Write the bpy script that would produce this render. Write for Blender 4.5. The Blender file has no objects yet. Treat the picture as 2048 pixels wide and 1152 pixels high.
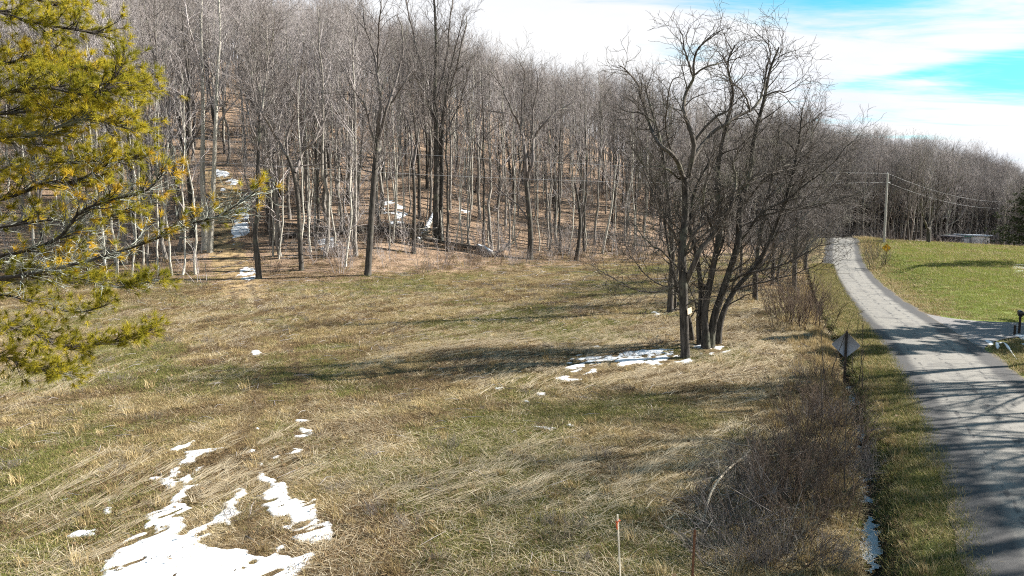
import bpy, math, random
import numpy as np
from mathutils import Vector

random.seed(7)
RNG = np.random.default_rng(7)
SC = bpy.context.scene
COL = SC.collection
R = math.radians

# ------------------------------------------------------------------ camera, sky, sun, exposure
F_PX = 1409.0                      # focal length in pixels of the 2048 px wide photograph
CAM_H = 6.3
PITCH = math.atan(146.0 / F_PX)
cam_data = bpy.data.cameras.new('camera')
cam_data.sensor_width = 36.0
cam_data.lens = 36.0 * F_PX / 2048.0
cam_data.clip_end = 3000.0
cam = bpy.data.objects.new('camera', cam_data)
cam.location = (0, 0, CAM_H)
cam.rotation_euler = (R(90) - PITCH, 0, 0)
COL.objects.link(cam)
SC.camera = cam

SUN_AZ = math.atan2(1.0, 0.24)     # from +Y towards +X
SUN_EL = R(34)
sun_data = bpy.data.lights.new('sun', 'SUN')
sun_data.energy = 5.0
sun_data.angle = R(0.5)
sun_data.color = (1.0, 0.945, 0.86)
sun = bpy.data.objects.new('sun', sun_data)
sd = Vector((math.sin(SUN_AZ) * math.cos(SUN_EL), math.cos(SUN_AZ) * math.cos(SUN_EL), math.sin(SUN_EL)))
sun.rotation_euler = sd.to_track_quat('Z', 'Y').to_euler()
COL.objects.link(sun)

SC.view_settings.view_transform = 'Standard'
SC.view_settings.look = 'None'
SC.view_settings.gamma = 1.0
SC.view_settings.exposure = 1.75
SC.view_settings.use_curve_mapping = False
SC.cycles.max_bounces = 4
SC.cycles.use_denoising = False
SC.cycles.filter_width = 1.1
SC.cycles.diffuse_bounces = 2
SC.cycles.glossy_bounces = 1
SC.cycles.transmission_bounces = 2
SC.cycles.transparent_max_bounces = 4


class NT:
    """small helper for node trees"""
    def __init__(self, tree):
        self.t = tree
        self.n = tree.nodes
        self.l = tree.links

    def node(self, kind, ins=None, **props):
        nd = self.n.new(kind)
        for k, v in props.items():
            setattr(nd, k, v)
        for k, v in (ins or {}).items():
            self.set(nd.inputs[k], v)
        return nd

    def set(self, sock, v):
        if isinstance(v, bpy.types.NodeSocket):
            self.l.new(v, sock)
        else:
            sock.default_value = v

    def math(self, op, a, b=0.0, c=0.0, clamp=False):
        nd = self.n.new('ShaderNodeMath')
        nd.operation = op
        nd.use_clamp = clamp
        self.set(nd.inputs[0], a)
        self.set(nd.inputs[1], b)
        self.set(nd.inputs[2], c)
        return nd.outputs[0]

    def mix(self, fac, a, b, blend='MIX'):
        nd = self.n.new('ShaderNodeMix')
        nd.data_type = 'RGBA'
        nd.blend_type = blend
        nd.clamp_factor = True
        self.set(nd.inputs[0], fac)
        for i, v in ((6, a), (7, b)):
            if isinstance(v, tuple) and len(v) == 3:
                v = (*v, 1.0)
            self.set(nd.inputs[i], v)
        return nd.outputs[2]

    def noise(self, vec, scale, detail=4.0, rough=0.55, dist=0.0):
        nd = self.node('ShaderNodeTexNoise', {'Scale': scale, 'Detail': detail, 'Roughness': rough, 'Distortion': dist})
        if vec is not None:
            self.l.new(vec, nd.inputs['Vector'])
        return nd.outputs[0]

    def step(self, v, lo, hi):
        nd = self.node('ShaderNodeMapRange', {'Value': v, 'From Min': lo, 'From Max': hi})
        nd.interpolation_type = 'SMOOTHSTEP'
        return nd.outputs[0]

    def ramp(self, v, stops):
        nd = self.n.new('ShaderNodeValToRGB')
        el = nd.color_ramp.elements
        while len(el) < len(stops):
            el.new(0.5)
        for e, (p, c) in zip(el, stops):
            e.position = p
            e.color = (*c, 1.0)
        self.set(nd.inputs[0], v)
        return nd.outputs[0]

    def mapping(self, vec, scale=(1, 1, 1), rot=(0, 0, 0), loc=(0, 0, 0)):
        nd = self.node('ShaderNodeMapping', {'Scale': scale, 'Rotation': rot, 'Location': loc})
        self.l.new(vec, nd.inputs['Vector'])
        return nd.outputs[0]


world = bpy.data.worlds.new('World')
SC.world = world
world.use_nodes = True
wn = NT(world.node_tree)
wn.n.clear()
w_out = wn.node('ShaderNodeOutputWorld')
sky = wn.node('ShaderNodeTexSky', sky_type='NISHITA')
sky.sun_disc = False
sky.sun_elevation = SUN_EL
sky.sun_rotation = SUN_AZ
sky.air_density = 1.0
sky.dust_density = 0.3
sky.ozone_density = 2.0
w_tc = wn.node('ShaderNodeTexCoord').outputs['Generated']
w_sep = wn.node('ShaderNodeSeparateXYZ', {'Vector': w_tc})
wx, wy, wz = w_sep.outputs
# flat cloud layer seen in perspective: direction / height
den = wn.math('MAXIMUM', wn.math('ADD', wz, 0.10), 0.05)
cx = wn.math('DIVIDE', wx, den)
cy = wn.math('DIVIDE', wy, den)
cvec = wn.node('ShaderNodeCombineXYZ', {'X': cx, 'Y': cy, 'Z': 0.0}).outputs[0]
n_big = wn.noise(wn.mapping(cvec, scale=(0.55, 0.85, 1), rot=(0, 0, R(-25)), loc=(0.3, 0.2, 0)), 0.9, 6.0, 0.6, 0.6)
n_fine = wn.noise(wn.mapping(cvec, scale=(0.6, 1.9, 1), rot=(0, 0, R(-22))), 1.6, 7.0, 0.62, 0.4)
# low sky is closed cloud, breaks open upwards; two openings above the woods to the right
az = wn.math('ARCTAN2', wx, wy)
el = wn.math('ARCSINE', wz)
def gap(a0, e0, sa, se, tilt, amp):
    da = wn.math('DIVIDE', wn.math('SUBTRACT', az, R(a0)), R(sa))
    de0 = wn.math('SUBTRACT', el, R(e0))
    de = wn.math('DIVIDE', wn.math('SUBTRACT', de0, wn.math('MULTIPLY', wn.math('SUBTRACT', az, R(a0)), tilt)), R(se))
    q = wn.math('ADD', wn.math('POWER', da, 2.0), wn.math('POWER', de, 2.0))
    return wn.math('MULTIPLY', wn.math('EXPONENT', wn.math('MULTIPLY', q, -1.0)), amp)
op = gap(42, 9.2, 12, 2.3, 0.04, 0.85)
op = wn.math('ADD', op, gap(25, 15.8, 13, 2.6, 0.02, 0.66))
op = wn.math('ADD', op, gap(29, 9.6, 6, 0.5, 0.1, 0.30))
op = wn.math('ADD', op, wn.math('MULTIPLY', wn.step(el, R(15), R(40)), 0.55))
cover = wn.math('SUBTRACT', wn.math('ADD', 0.62, wn.math('MULTIPLY', wn.math('SUBTRACT', n_fine, 0.5), 1.5)), op)
cover = wn.math('ADD', cover, wn.math('MULTIPLY', wn.math('SUBTRACT', n_big, 0.5), 0.5))
cmask = wn.step(cover, 0.0, 0.52)
cloud_col = wn.mix(wn.step(n_big, 0.35, 0.65), (0.90, 0.93, 1.0), (1.0, 1.0, 1.0))
sky_t = wn.mix(1.0, sky.outputs[0], (0.42, 1.22, 1.18), 'MULTIPLY')
bg_sky = wn.node('ShaderNodeBackground', {'Color': sky_t, 'Strength': 0.046})
bg_cloud = wn.node('ShaderNodeBackground', {'Color': cloud_col, 'Strength': 0.312})
w_mix = wn.node('ShaderNodeMixShader', {0: cmask, 1: bg_sky.outputs[0], 2: bg_cloud.outputs[0]})
wn.l.new(w_mix.outputs[0], w_out.inputs[0])

# ------------------------------------------------------------------ numeric helpers
def smooth(a, b, v):
    t = np.clip((np.asarray(v, float) - a) / (b - a), 0, 1)
    return t * t * (3 - 2 * t)


def vnoise(x, y, seed=0):
    x = np.asarray(x, float); y = np.asarray(y, float)
    xi = np.floor(x).astype(np.int64); yi = np.floor(y).astype(np.int64)
    xf = x - xi; yf = y - yi
    u = xf * xf * (3 - 2 * xf); v = yf * yf * (3 - 2 * yf)
    def hsh(a, b):
        n = (a * 374761393 + b * 668265263 + seed * 1442695041) & 0xFFFFFFFF
        n = ((n ^ (n >> 13)) * 1274126177) & 0xFFFFFFFF
        return ((n ^ (n >> 16)) & 0xFFFF) / 65535.0
    return (hsh(xi, yi) * (1 - u) + hsh(xi + 1, yi) * u) * (1 - v) + (hsh(xi, yi + 1) * (1 - u) + hsh(xi + 1, yi + 1) * u) * v


def fbm(x, y, oct=4, seed=0):
    s = 0.0; a = 0.5; tot = 0.0
    for i in range(oct):
        s = s + a * vnoise(np.asarray(x) * 2 ** i, np.asarray(y) * 2 ** i, seed + i * 17)
        tot += a; a *= 0.5
    return s / tot


# ------------------------------------------------------------------ lie of the land
RY = [-60, -20, 0, 11.8, 18.4, 25.3, 32.7, 38.7, 46, 54, 70.5, 83, 93, 98, 104, 112, 122, 135, 150]
RX = [-19.0, -3.4, 5.2, 10.6, 13.7, 16.7, 19.7, 21.9, 24.5, 27.5, 34.1, 39.1, 43.6, 46.1, 48.6, 50.5, 49.5, 45, 38]
ROAD_HALF = 2.45
def road_x(y):
    return np.interp(y, RY, RX)
def road_z(y):
    return np.interp(y, [-60, 62, 70, 77, 83, 88, 93, 98, 101, 104, 110, 120, 135, 200], [0, 0, 0.10, 0.45, 0.90, 1.45, 2.05, 2.62, 2.85, 2.92, 2.6, 1.9, 1.0, 0.5])
def road_d(x, y):
    return (np.asarray(x, float) - road_x(y)) * 0.925
def hill_t(x, y):
    hb = np.interp(x, [-300, -60, -40, -14, 2, 20, 40, 60, 90, 300], [56, 60, 63, 66, 80, 92, 112, 128, 140, 150])
    return np.asarray(y, float) - hb
def ditch_c(y):
    return -3.85 + 0.30 * (fbm(np.asarray(y, float) * 0.45, 3.3, 3, 5) - 0.5)


def ground_z(x, y):
    x = np.asarray(x, float); y = np.asarray(y, float)
    t = hill_t(x, y)
    tt = 0.5 * (t + np.sqrt(t * t + 30.0)) - 0.6
    tt = np.where(tt > 90, 90 + 40 * (1 - np.exp(-(np.maximum(tt, 90) - 90) / 40)), tt)
    tt = np.maximum(tt, 0)
    s = np.interp(x, [-300, -61, -13, 19, 45, 61, 100, 300], [0.42, 0.38, 0.31, 0.26, 0.18, 0.12, 0.07, 0.05])
    und = (fbm(x * 0.05, y * 0.05, 4, 3) - 0.5)
    field = 0.012 * np.maximum(y - 35, 0) + und * 0.8 * smooth(25, 60, y) + (fbm(x * 0.35, y * 0.35, 3, 9) - 0.5) * 0.16
    left = field + s * tt + und * 5.0 * smooth(5, 40, t)
    lawn = 0.043 * np.clip(y - 42, 0, 60) - 0.05 * np.clip(road_d(x, y) - 7, 0, 30) * smooth(60, 100, y) - 0.07 * np.clip(y - 102, 0, 20) + (fbm(x * 0.08, y * 0.08, 3, 31) - 0.5) * 0.35 * smooth(40, 60, y)
    right = lawn + 0.05 * np.clip(y - 136, 0, 120)
    d = road_d(x, y)
    zr = road_z(y)
    wl = smooth(4.0, 9.0, -d)
    wr = smooth(2.8, 7.0, d)
    z = np.where(d < 0, zr * (1 - wl) + left * wl, zr * (1 - wr) + right * wr)
    z = z - 0.02 + 0.10 * np.exp(-((d + 5.2) / 0.9) ** 2) * smooth(75, 55, y)
    dc = ditch_c(y)
    wdt = 0.26 + 0.34 * fbm(y * 0.8, 7.7, 3, 8)
    z = z - ((0.45 + 0.4 * fbm(y * 0.5, 1.7, 2, 18)) * np.exp(-np.abs((d - dc) / wdt) ** 3)) * smooth(100, 70, y)
    return z


CP, SP = math.cos(PITCH), math.sin(PITCH)
def ray(px, py):
    a = (px - 1024.0) / F_PX; b = (576.0 - py) / F_PX
    return np.array([a, CP + b * SP, -SP + b * CP])
def at(px, py, Y):
    d = ray(px, py)
    return np.array([0, 0, CAM_H]) + d * (Y / d[1])
def on_ground(px, py, far=400.0):
    """where the line of sight through a spot of the photograph meets the land"""
    d = ray(px, py)
    ys = np.concatenate([np.arange(6, 60, 0.25), np.arange(60, far, 0.5)])
    tt = ys / d[1]
    gap_ = CAM_H + d[2] * tt - ground_z(d[0] * tt, ys)
    i = int(np.argmax(gap_ < 0))
    if gap_[i] >= 0:
        i = len(ys) - 1
    Y = ys[i]
    p = at(px, py, Y)
    return np.array([p[0], Y, float(ground_z(p[0], Y))])


# ------------------------------------------------------------------ mesh helpers
def mesh_np(name, verts, faces, mat=None, attrs=None, smooth_sh=False):
    """faces: (n,k) int array or list of such arrays"""
    verts = np.asarray(verts, np.float32)
    if not isinstance(faces, list):
        faces = [faces]
    faces = [np.asarray(f, np.int32) for f in faces if len(f)]
    me = bpy.data.meshes.new(name)
    me.vertices.add(len(verts))
    me.vertices.foreach_set('co', verts.ravel())
    tot = np.concatenate([np.full(len(f), f.shape[1], np.int32) for f in faces])
    idx = np.concatenate([f.ravel() for f in faces])
    me.loops.add(len(idx))
    me.loops.foreach_set('vertex_index', idx)
    me.polygons.add(len(tot))
    st = np.concatenate([[0], np.cumsum(tot)[:-1]]).astype(np.int32)
    me.polygons.foreach_set('loop_start', st)
    me.polygons.foreach_set('loop_total', tot)
    if smooth_sh:
        me.polygons.foreach_set('use_smooth', np.ones(len(tot), bool))
    for k, v in (attrs or {}).items():
        v = np.asarray(v, np.float32)
        if v.ndim == 1:
            a = me.attributes.new(k, 'FLOAT', 'POINT'); a.data.foreach_set('value', v)
        else:
            a = me.attributes.new(k, 'FLOAT_VECTOR', 'POINT'); a.data.foreach_set('vector', v.ravel())
    me.update(calc_edges=True)
    if mat:
        me.materials.append(mat)
    return me


def obj(name, me, parent=None, loc=None):
    o = bpy.data.objects.new(name, me)
    COL.objects.link(o)
    if parent is not None:
        o.parent = parent
    if loc is not None:
        o.location = loc
    return o


def tag(o, label=None, cat=None, group=None, kind=None):
    for k, v in (('label', label), ('category', cat), ('group', group), ('kind', kind)):
        if v:
            o[k] = v
    return o


def thing(name, label, cat, loc, group=None, rz=0.0):
    o = obj(name, None, None, tuple(float(v) for v in loc))
    o.empty_display_size = 0.3
    o.rotation_euler = (0, 0, rz)
    return tag(o, label, cat, group)


class Tubes:
    def __init__(self):
        self.b = {}

    def add(self, pts, rad, sides):
        pts = np.asarray(pts, float)
        self.b.setdefault((len(pts), sides), []).append((pts, np.asarray(rad, float)))

    def arrays(self):
        V, Q, off = [], [], 0
        for (k, n), lst in self.b.items():
            P = np.stack([a for a, _ in lst]); Rr = np.stack([r for _, r in lst])
            T = np.empty_like(P)
            T[:, 1:-1] = P[:, 2:] - P[:, :-2]
            T[:, 0] = P[:, 1] - P[:, 0]; T[:, -1] = P[:, -1] - P[:, -2]
            T /= np.linalg.norm(T, axis=2, keepdims=True) + 1e-9
            D = P[:, -1] - P[:, 0]
            ref = np.where(np.abs(D[:, 2:3]) > 0.7 * np.linalg.norm(D, axis=1, keepdims=True), [[1.0, 0.13, 0]], [[0.05, 0.02, 1.0]])
            N1 = np.cross(T, ref[:, None, :]); N1 /= np.linalg.norm(N1, axis=2, keepdims=True) + 1e-9
            N2 = np.cross(T, N1)
            th = np.arange(n) * 2 * math.pi / n
            ring = (P[:, :, None, :] + Rr[:, :, None, None] * (np.cos(th)[None, None, :, None] * N1[:, :, None, :] + np.sin(th)[None, None, :, None] * N2[:, :, None, :]))
            m = len(lst)
            V.append(ring.reshape(-1, 3))
            base = off + (np.arange(m) * k * n)[:, None, None]
            i = np.arange(k - 1)[None, :, None] * n; j = np.arange(n)[None, None, :]; j2 = (j + 1) % n
            q = np.stack([base + i + j, base + i + j2, base + i + n + j2, base + i + n + j], -1).reshape(-1, 4)
            Q.append(q)
            off += m * k * n
        return np.concatenate(V), np.concatenate(Q)

    def mesh(self, name, mat, origin=(0, 0, 0), smooth_sh=True):
        V, Q = self.arrays()
        return mesh_np(name, V - np.asarray(origin, float), Q, mat, smooth_sh=smooth_sh)


def resample(pts, n):
    pts = np.asarray(pts, float)
    # Catmull-Rom through the points
    P = np.vstack([2 * pts[0] - pts[1], pts, 2 * pts[-1] - pts[-2]])
    m = len(pts) - 1
    out = []
    for t in np.linspace(0, m, n):
        i = min(int(t), m - 1); f = t - i
        a, b, c, d = P[i], P[i + 1], P[i + 2], P[i + 3]
        out.append(0.5 * ((2 * b) + (c - a) * f + (2 * a - 5 * b + 4 * c - d) * f * f + (-a + 3 * b - 3 * c + d) * f ** 3))
    return np.array(out)


def unit(v):
    return v / (np.linalg.norm(v) + 1e-9)


def box_me(name, sx, sy, sz, mat, bev=0.0, off=(0, 0, 0)):
    import bmesh
    bm = bmesh.new()
    bmesh.ops.create_cube(bm, size=1.0)
    for v in bm.verts:
        v.co = Vector((v.co.x * sx + off[0], v.co.y * sy + off[1], v.co.z * sz + off[2]))
    if bev > 0:
        bmesh.ops.bevel(bm, geom=bm.edges[:], offset=bev, segments=2, affect='EDGES')
    me = bpy.data.meshes.new(name)
    bm.to_mesh(me); bm.free()
    me.materials.append(mat)
    return me


# ------------------------------------------------------------------ materials
def material(name):
    m = bpy.data.materials.new(name)
    m.use_nodes = True
    nt = NT(m.node_tree)
    b = m.node_tree.nodes['Principled BSDF']
    b.inputs['Roughness'].default_value = 0.9
    b.inputs['Specular IOR Level'].default_value = 0.15
    return m, nt, b


def bark_mat(name, dark, light, lichen=0.3, lich_col=(0.30, 0.31, 0.24), rnd=0.35):
    m, nt, b = material(name)
    tc = nt.node('ShaderNodeTexCoord').outputs['Object']
    rn = nt.node('ShaderNodeObjectInfo').outputs['Random']
    n1 = nt.noise(nt.mapping(tc, scale=(9, 9, 1.6)), 1.0, 5, 0.65)
    n2 = nt.noise(tc, 0.7, 4, 0.6)
    c = nt.mix(nt.step(n1, 0.32, 0.68), dark, light)
    c = nt.mix(nt.math('MULTIPLY', nt.step(n2, 0.52, 0.68), lichen), c, lich_col)
    val = nt.math('ADD', 1.0 - rnd * 0.5, nt.math('MULTIPLY', rn, rnd))
    hsv = nt.node('ShaderNodeHueSaturation', {'Color': c, 'Value': val})
    nt.l.new(hsv.outputs[0], b.inputs['Base Color'])
    bmp = nt.node('ShaderNodeBump', {'Strength': 0.6, 'Distance': 0.03, 'Height': n1})
    nt.l.new(bmp.outputs[0], b.inputs['Normal'])
    return m


def plain_mat(name, col, rough=0.8, spec=0.2, metal=0.0, var=0.25, scale=6.0, col2=None):
    m, nt, b = material(name)
    tc = nt.node('ShaderNodeTexCoord').outputs['Object']
    n = nt.noise(tc, scale, 5, 0.65)
    c2 = col2 or tuple(v * (1 - var) for v in col)
    nt.l.new(nt.mix(nt.step(n, 0.35, 0.65), c2, col), b.inputs['Base Color'])
    b.inputs['Roughness'].default_value = rough
    b.inputs['Specular IOR Level'].default_value = spec
    b.inputs['Metallic'].default_value = metal
    return m


def blade_mat(name, stops, trans=0.25):
    m, nt, b = material(name)
    a = nt.node('ShaderNodeAttribute', attribute_name='c').outputs['Fac']
    rn = nt.node('ShaderNodeObjectInfo').outputs['Random']
    v = nt.math('ADD', nt.math('MULTIPLY', a, 0.65), nt.math('MULTIPLY', rn, 0.35))
    col = nt.ramp(v, stops)
    nt.l.new(col, b.inputs['Base Color'])
    b.inputs['Roughness'].default_value = 0.7
    tr = nt.node('ShaderNodeBsdfTranslucent', {'Color': col})
    mx = nt.node('ShaderNodeMixShader', {0: trans, 1: b.outputs[0], 2: tr.outputs[0]})
    nt.l.new(mx.outputs[0], m.node_tree.nodes['Material Output'].inputs[0])
    return m


M = {}
M['bark_grey'] = bark_mat('bark_grey', (0.09, 0.080, 0.070), (0.31, 0.285, 0.255), 0.45)
M['bark_dark'] = bark_mat('bark_dark', (0.028, 0.025, 0.022), (0.105, 0.094, 0.083), 0.5, (0.20, 0.21, 0.15))
M['bark_pale'] = bark_mat('bark_pale', (0.24, 0.225, 0.19), (0.50, 0.48, 0.42), 0.3, (0.40, 0.41, 0.34))
M['twig'] = bark_mat('twig', (0.085, 0.073, 0.069), (0.22, 0.195, 0.182), 0.35)
M['twig_far'] = bark_mat('twig_far', (0.185, 0.165, 0.162), (0.40, 0.365, 0.358), 0.3)  # lighter, greyer twig tone; haze of the far woods is put into the colour
M['twig_dark'] = bark_mat('twig_dark', (0.040, 0.034, 0.030), (0.125, 0.108, 0.092), 0.35, (0.21, 0.22, 0.14))
M['twig_red'] = bark_mat('twig_red', (0.050, 0.036, 0.028), (0.155, 0.112, 0.084), 0.2)
M['pine_bark'] = bark_mat('pine_bark', (0.022, 0.019, 0.017), (0.075, 0.064, 0.055), 0.75, (0.36, 0.40, 0.35))
M['lichen_twig'] = bark_mat('lichen_twig', (0.12, 0.12, 0.10), (0.36, 0.38, 0.33), 0.6, (0.42, 0.46, 0.40))
M['dead_wood'] = bark_mat('dead_wood', (0.13, 0.11, 0.085), (0.38, 0.33, 0.26), 0.2)
M['dry_grass'] = blade_mat('dry_grass', [(0.0, (0.065, 0.043, 0.020)), (0.3, (0.20, 0.142, 0.062)), (0.6, (0.36, 0.272, 0.13)), (1.0, (0.56, 0.46, 0.28))])
M['brown_grass'] = blade_mat('brown_grass', [(0.0, (0.045, 0.028, 0.015)), (0.5, (0.145, 0.095, 0.048)), (1.0, (0.31, 0.225, 0.125))])
M['green_grass'] = blade_mat('green_grass', [(0.0, (0.055, 0.070, 0.018)), (0.45, (0.135, 0.145, 0.036)), (0.75, (0.24, 0.22, 0.072)), (1.0, (0.30, 0.25, 0.11))])
M['lawn_grass'] = blade_mat('lawn_grass', [(0.0, (0.12, 0.165, 0.03)), (0.55, (0.215, 0.245, 0.052)), (1.0, (0.33, 0.31, 0.095))])
M['straw'] = blade_mat('straw', [(0.0, (0.17, 0.12, 0.065)), (0.5, (0.38, 0.305, 0.195)), (1.0, (0.60, 0.53, 0.40))], 0.15)
M['needles'] = blade_mat('needles', [(0.0, (0.085, 0.10, 0.012)), (0.45, (0.26, 0.235, 0.022)), (0.75, (0.50, 0.40, 0.035)), (1.0, (0.62, 0.45, 0.055))], 0.45)
M['needles_orange'] = blade_mat('needles_orange', [(0.0, (0.34, 0.25, 0.022)), (0.6, (0.55, 0.38, 0.035)), (1.0, (0.58, 0.32, 0.04))], 0.4)
M['needles_dark'] = blade_mat('needles_dark', [(0.0, (0.020, 0.030, 0.012)), (0.6, (0.045, 0.058, 0.020)), (1.0, (0.085, 0.09, 0.03))], 0.2)
M['wood_stake'] = plain_mat('wood_stake', (0.74, 0.66, 0.52), var=0.15, scale=14)
M['rust'] = plain_mat('rust', (0.24, 0.11, 0.06), var=0.5, scale=20)
M['ribbon'] = plain_mat('ribbon', (0.85, 0.16, 0.04), 0.5, 0.4, var=0.1)
M['sign_back'] = plain_mat('sign_back', (0.36, 0.39, 0.44), 0.5, 0.4, 0.0, var=0.12, scale=3)
M['sign_yellow'] = plain_mat('sign_yellow', (0.85, 0.47, 0.03), 0.5, 0.4, var=0.12, scale=5)
M['black_paint'] = plain_mat('black_paint', (0.018, 0.018, 0.02), 0.5, 0.4, var=0.3)
M['post_dark'] = plain_mat('post_dark', (0.045, 0.038, 0.032), var=0.5, scale=15)
M['pole_wood'] = plain_mat('pole_wood', (0.42, 0.40, 0.37), var=0.3, scale=8)
M['wire'] = plain_mat('wire', (0.36, 0.37, 0.39), 0.4, 0.5, var=0.1)
M['porcelain'] = plain_mat('porcelain', (0.7, 0.7, 0.72), 0.25, 0.5, var=0.05)
M['metal_green'] = plain_mat('metal_green', (0.05, 0.17, 0.12), 0.5, 0.4, var=0.2)
M['siding_grey'] = plain_mat('siding_grey', (0.30, 0.34, 0.40), var=0.15, scale=3)
M['siding_white'] = plain_mat('siding_white', (0.78, 0.78, 0.78), var=0.12, scale=3)
M['shed_dark'] = plain_mat('shed_dark', (0.06, 0.06, 0.075), var=0.3, scale=4)
M['board'] = plain_mat('board', (0.66, 0.56, 0.42), var=0.22, scale=9)
M['plastic_white'] = plain_mat('plastic_white', (0.80, 0.80, 0.80), 0.4, 0.4, var=0.08)
M['mailbox'] = plain_mat('mailbox', (0.020, 0.021, 0.024), 0.35, 0.5, var=0.2)
M['glass_dark'] = plain_mat('glass_dark', (0.02, 0.025, 0.03), 0.1, 0.5, var=0.1)


def snow_material():
    m, nt, b = material('snow')
    tc = nt.node('ShaderNodeTexCoord').outputs['Object']
    n = nt.noise(tc, 9.0, 6, 0.7)
    n2 = nt.noise(tc, 2.2, 4, 0.6)
    c = nt.mix(nt.step(n, 0.58, 0.70), (0.66, 0.685, 0.72), (0.36, 0.33, 0.28))
    c = nt.mix(nt.math('MULTIPLY', nt.step(n2, 0.5, 0.7), 0.25), c, (0.62, 0.62, 0.63))
    rim = nt.node('ShaderNodeAttribute', attribute_name='rim').outputs['Fac']
    rim = nt.math('ADD', rim, nt.math('MULTIPLY', nt.math('SUBTRACT', n, 0.5), 0.5))
    c = nt.mix(nt.step(rim, 0.95, 0.55), c, (0.40, 0.375, 0.33))
    nt.l.new(c, b.inputs['Base Color'])
    b.inputs['Roughness'].default_value = 0.6
    bmp = nt.node('ShaderNodeBump', {'Strength': 0.8, 'Distance': 0.06, 'Height': n})
    nt.l.new(bmp.outputs[0], b.inputs['Normal'])
    return m
M['snow'] = snow_material()


def ground_material():
    m, nt, b = material('ground_soil_and_thatch')
    tc = nt.node('ShaderNodeTexCoord').outputs['Object']
    at_ = lambda k: nt.node('ShaderNodeAttribute', attribute_name=k).outputs['Fac']
    n_l = nt.noise(tc, 0.16, 5, 0.6, 0.3)
    n_m = nt.noise(tc, 1.1, 5, 0.65)
    n_f = nt.noise(tc, 7.0, 5, 0.7)
    n_ff = nt.noise(tc, 28.0, 3, 0.7)
    n_s = nt.noise(nt.mapping(tc, scale=(5.5, 0.8, 1), rot=(0, 0, R(42))), 1.0, 5, 0.65)
    # field: brown thatch, tan, olive
    c = nt.mix(nt.step(n_m, 0.35, 0.65), (0.115, 0.078, 0.040), (0.22, 0.165, 0.085))
    c = nt.mix(nt.math('MULTIPLY', nt.step(n_l, 0.45, 0.62), 0.75), c, (0.115, 0.115, 0.040))
    c = nt.mix(nt.math('MULTIPLY', nt.step(n_s, 0.52, 0.70), 0.55), c, (0.30, 0.24, 0.14))
    c = nt.mix(nt.step(n_f, 0.52, 0.30), c, (0.055, 0.038, 0.020))
    # woods: fallen leaves
    lf = nt.mix(nt.step(n_m, 0.3, 0.7), (0.215, 0.14, 0.092), (0.31, 0.22, 0.15))
    lf = nt.mix(nt.step(n_f, 0.45, 0.7), lf, (0.39, 0.29, 0.205))
    lf = nt.mix(nt.math('MULTIPLY', nt.step(n_ff, 0.55, 0.35), 0.7), lf, (0.07, 0.042, 0.028))
    leaf = nt.math('ADD', at_('leaf'), nt.math('MULTIPLY', nt.math('SUBTRACT', n_m, 0.5), 0.9))
    c = nt.mix(nt.step(leaf, 0.35, 0.65), c, lf)
    pth = nt.math('ADD', at_('path'), nt.math('MULTIPLY', nt.math('SUBTRACT', n_m, 0.5), 0.5))
    c = nt.mix(nt.step(pth, 0.4, 0.6), c, nt.mix(n_f, (0.24, 0.165, 0.085), (0.43, 0.32, 0.18)))
    # mown lawn
    lw = nt.mix(nt.step(n_m, 0.35, 0.65), (0.14, 0.19, 0.036), (0.19, 0.225, 0.05))
    lw = nt.mix(nt.step(n_l, 0.42, 0.66), lw, (0.215, 0.215, 0.07))
    lawn = nt.math('ADD', at_('lawn'), nt.math('MULTIPLY', nt.math('SUBTRACT', n_m, 0.5), 0.5))
    c = nt.mix(nt.step(lawn, 0.4, 0.6), c, lw)
    # bare earth
    mud = nt.math('ADD', at_('mud'), nt.math('MULTIPLY', nt.math('SUBTRACT', n_f, 0.5), 0.9))
    c = nt.mix(nt.step(mud, 0.4, 0.7), c, nt.mix(n_f, (0.045, 0.030, 0.020), (0.11, 0.075, 0.048)))
    nt.l.new(c, b.inputs['Base Color'])
    hgt = nt.math('ADD', n_f, nt.math('MULTIPLY', n_ff, 0.5))
    bmp = nt.node('ShaderNodeBump', {'Strength': 0.9, 'Distance': 0.10, 'Height': hgt})
    nt.l.new(bmp.outputs[0], b.inputs['Normal'])
    return m
M['ground'] = ground_material()


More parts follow.
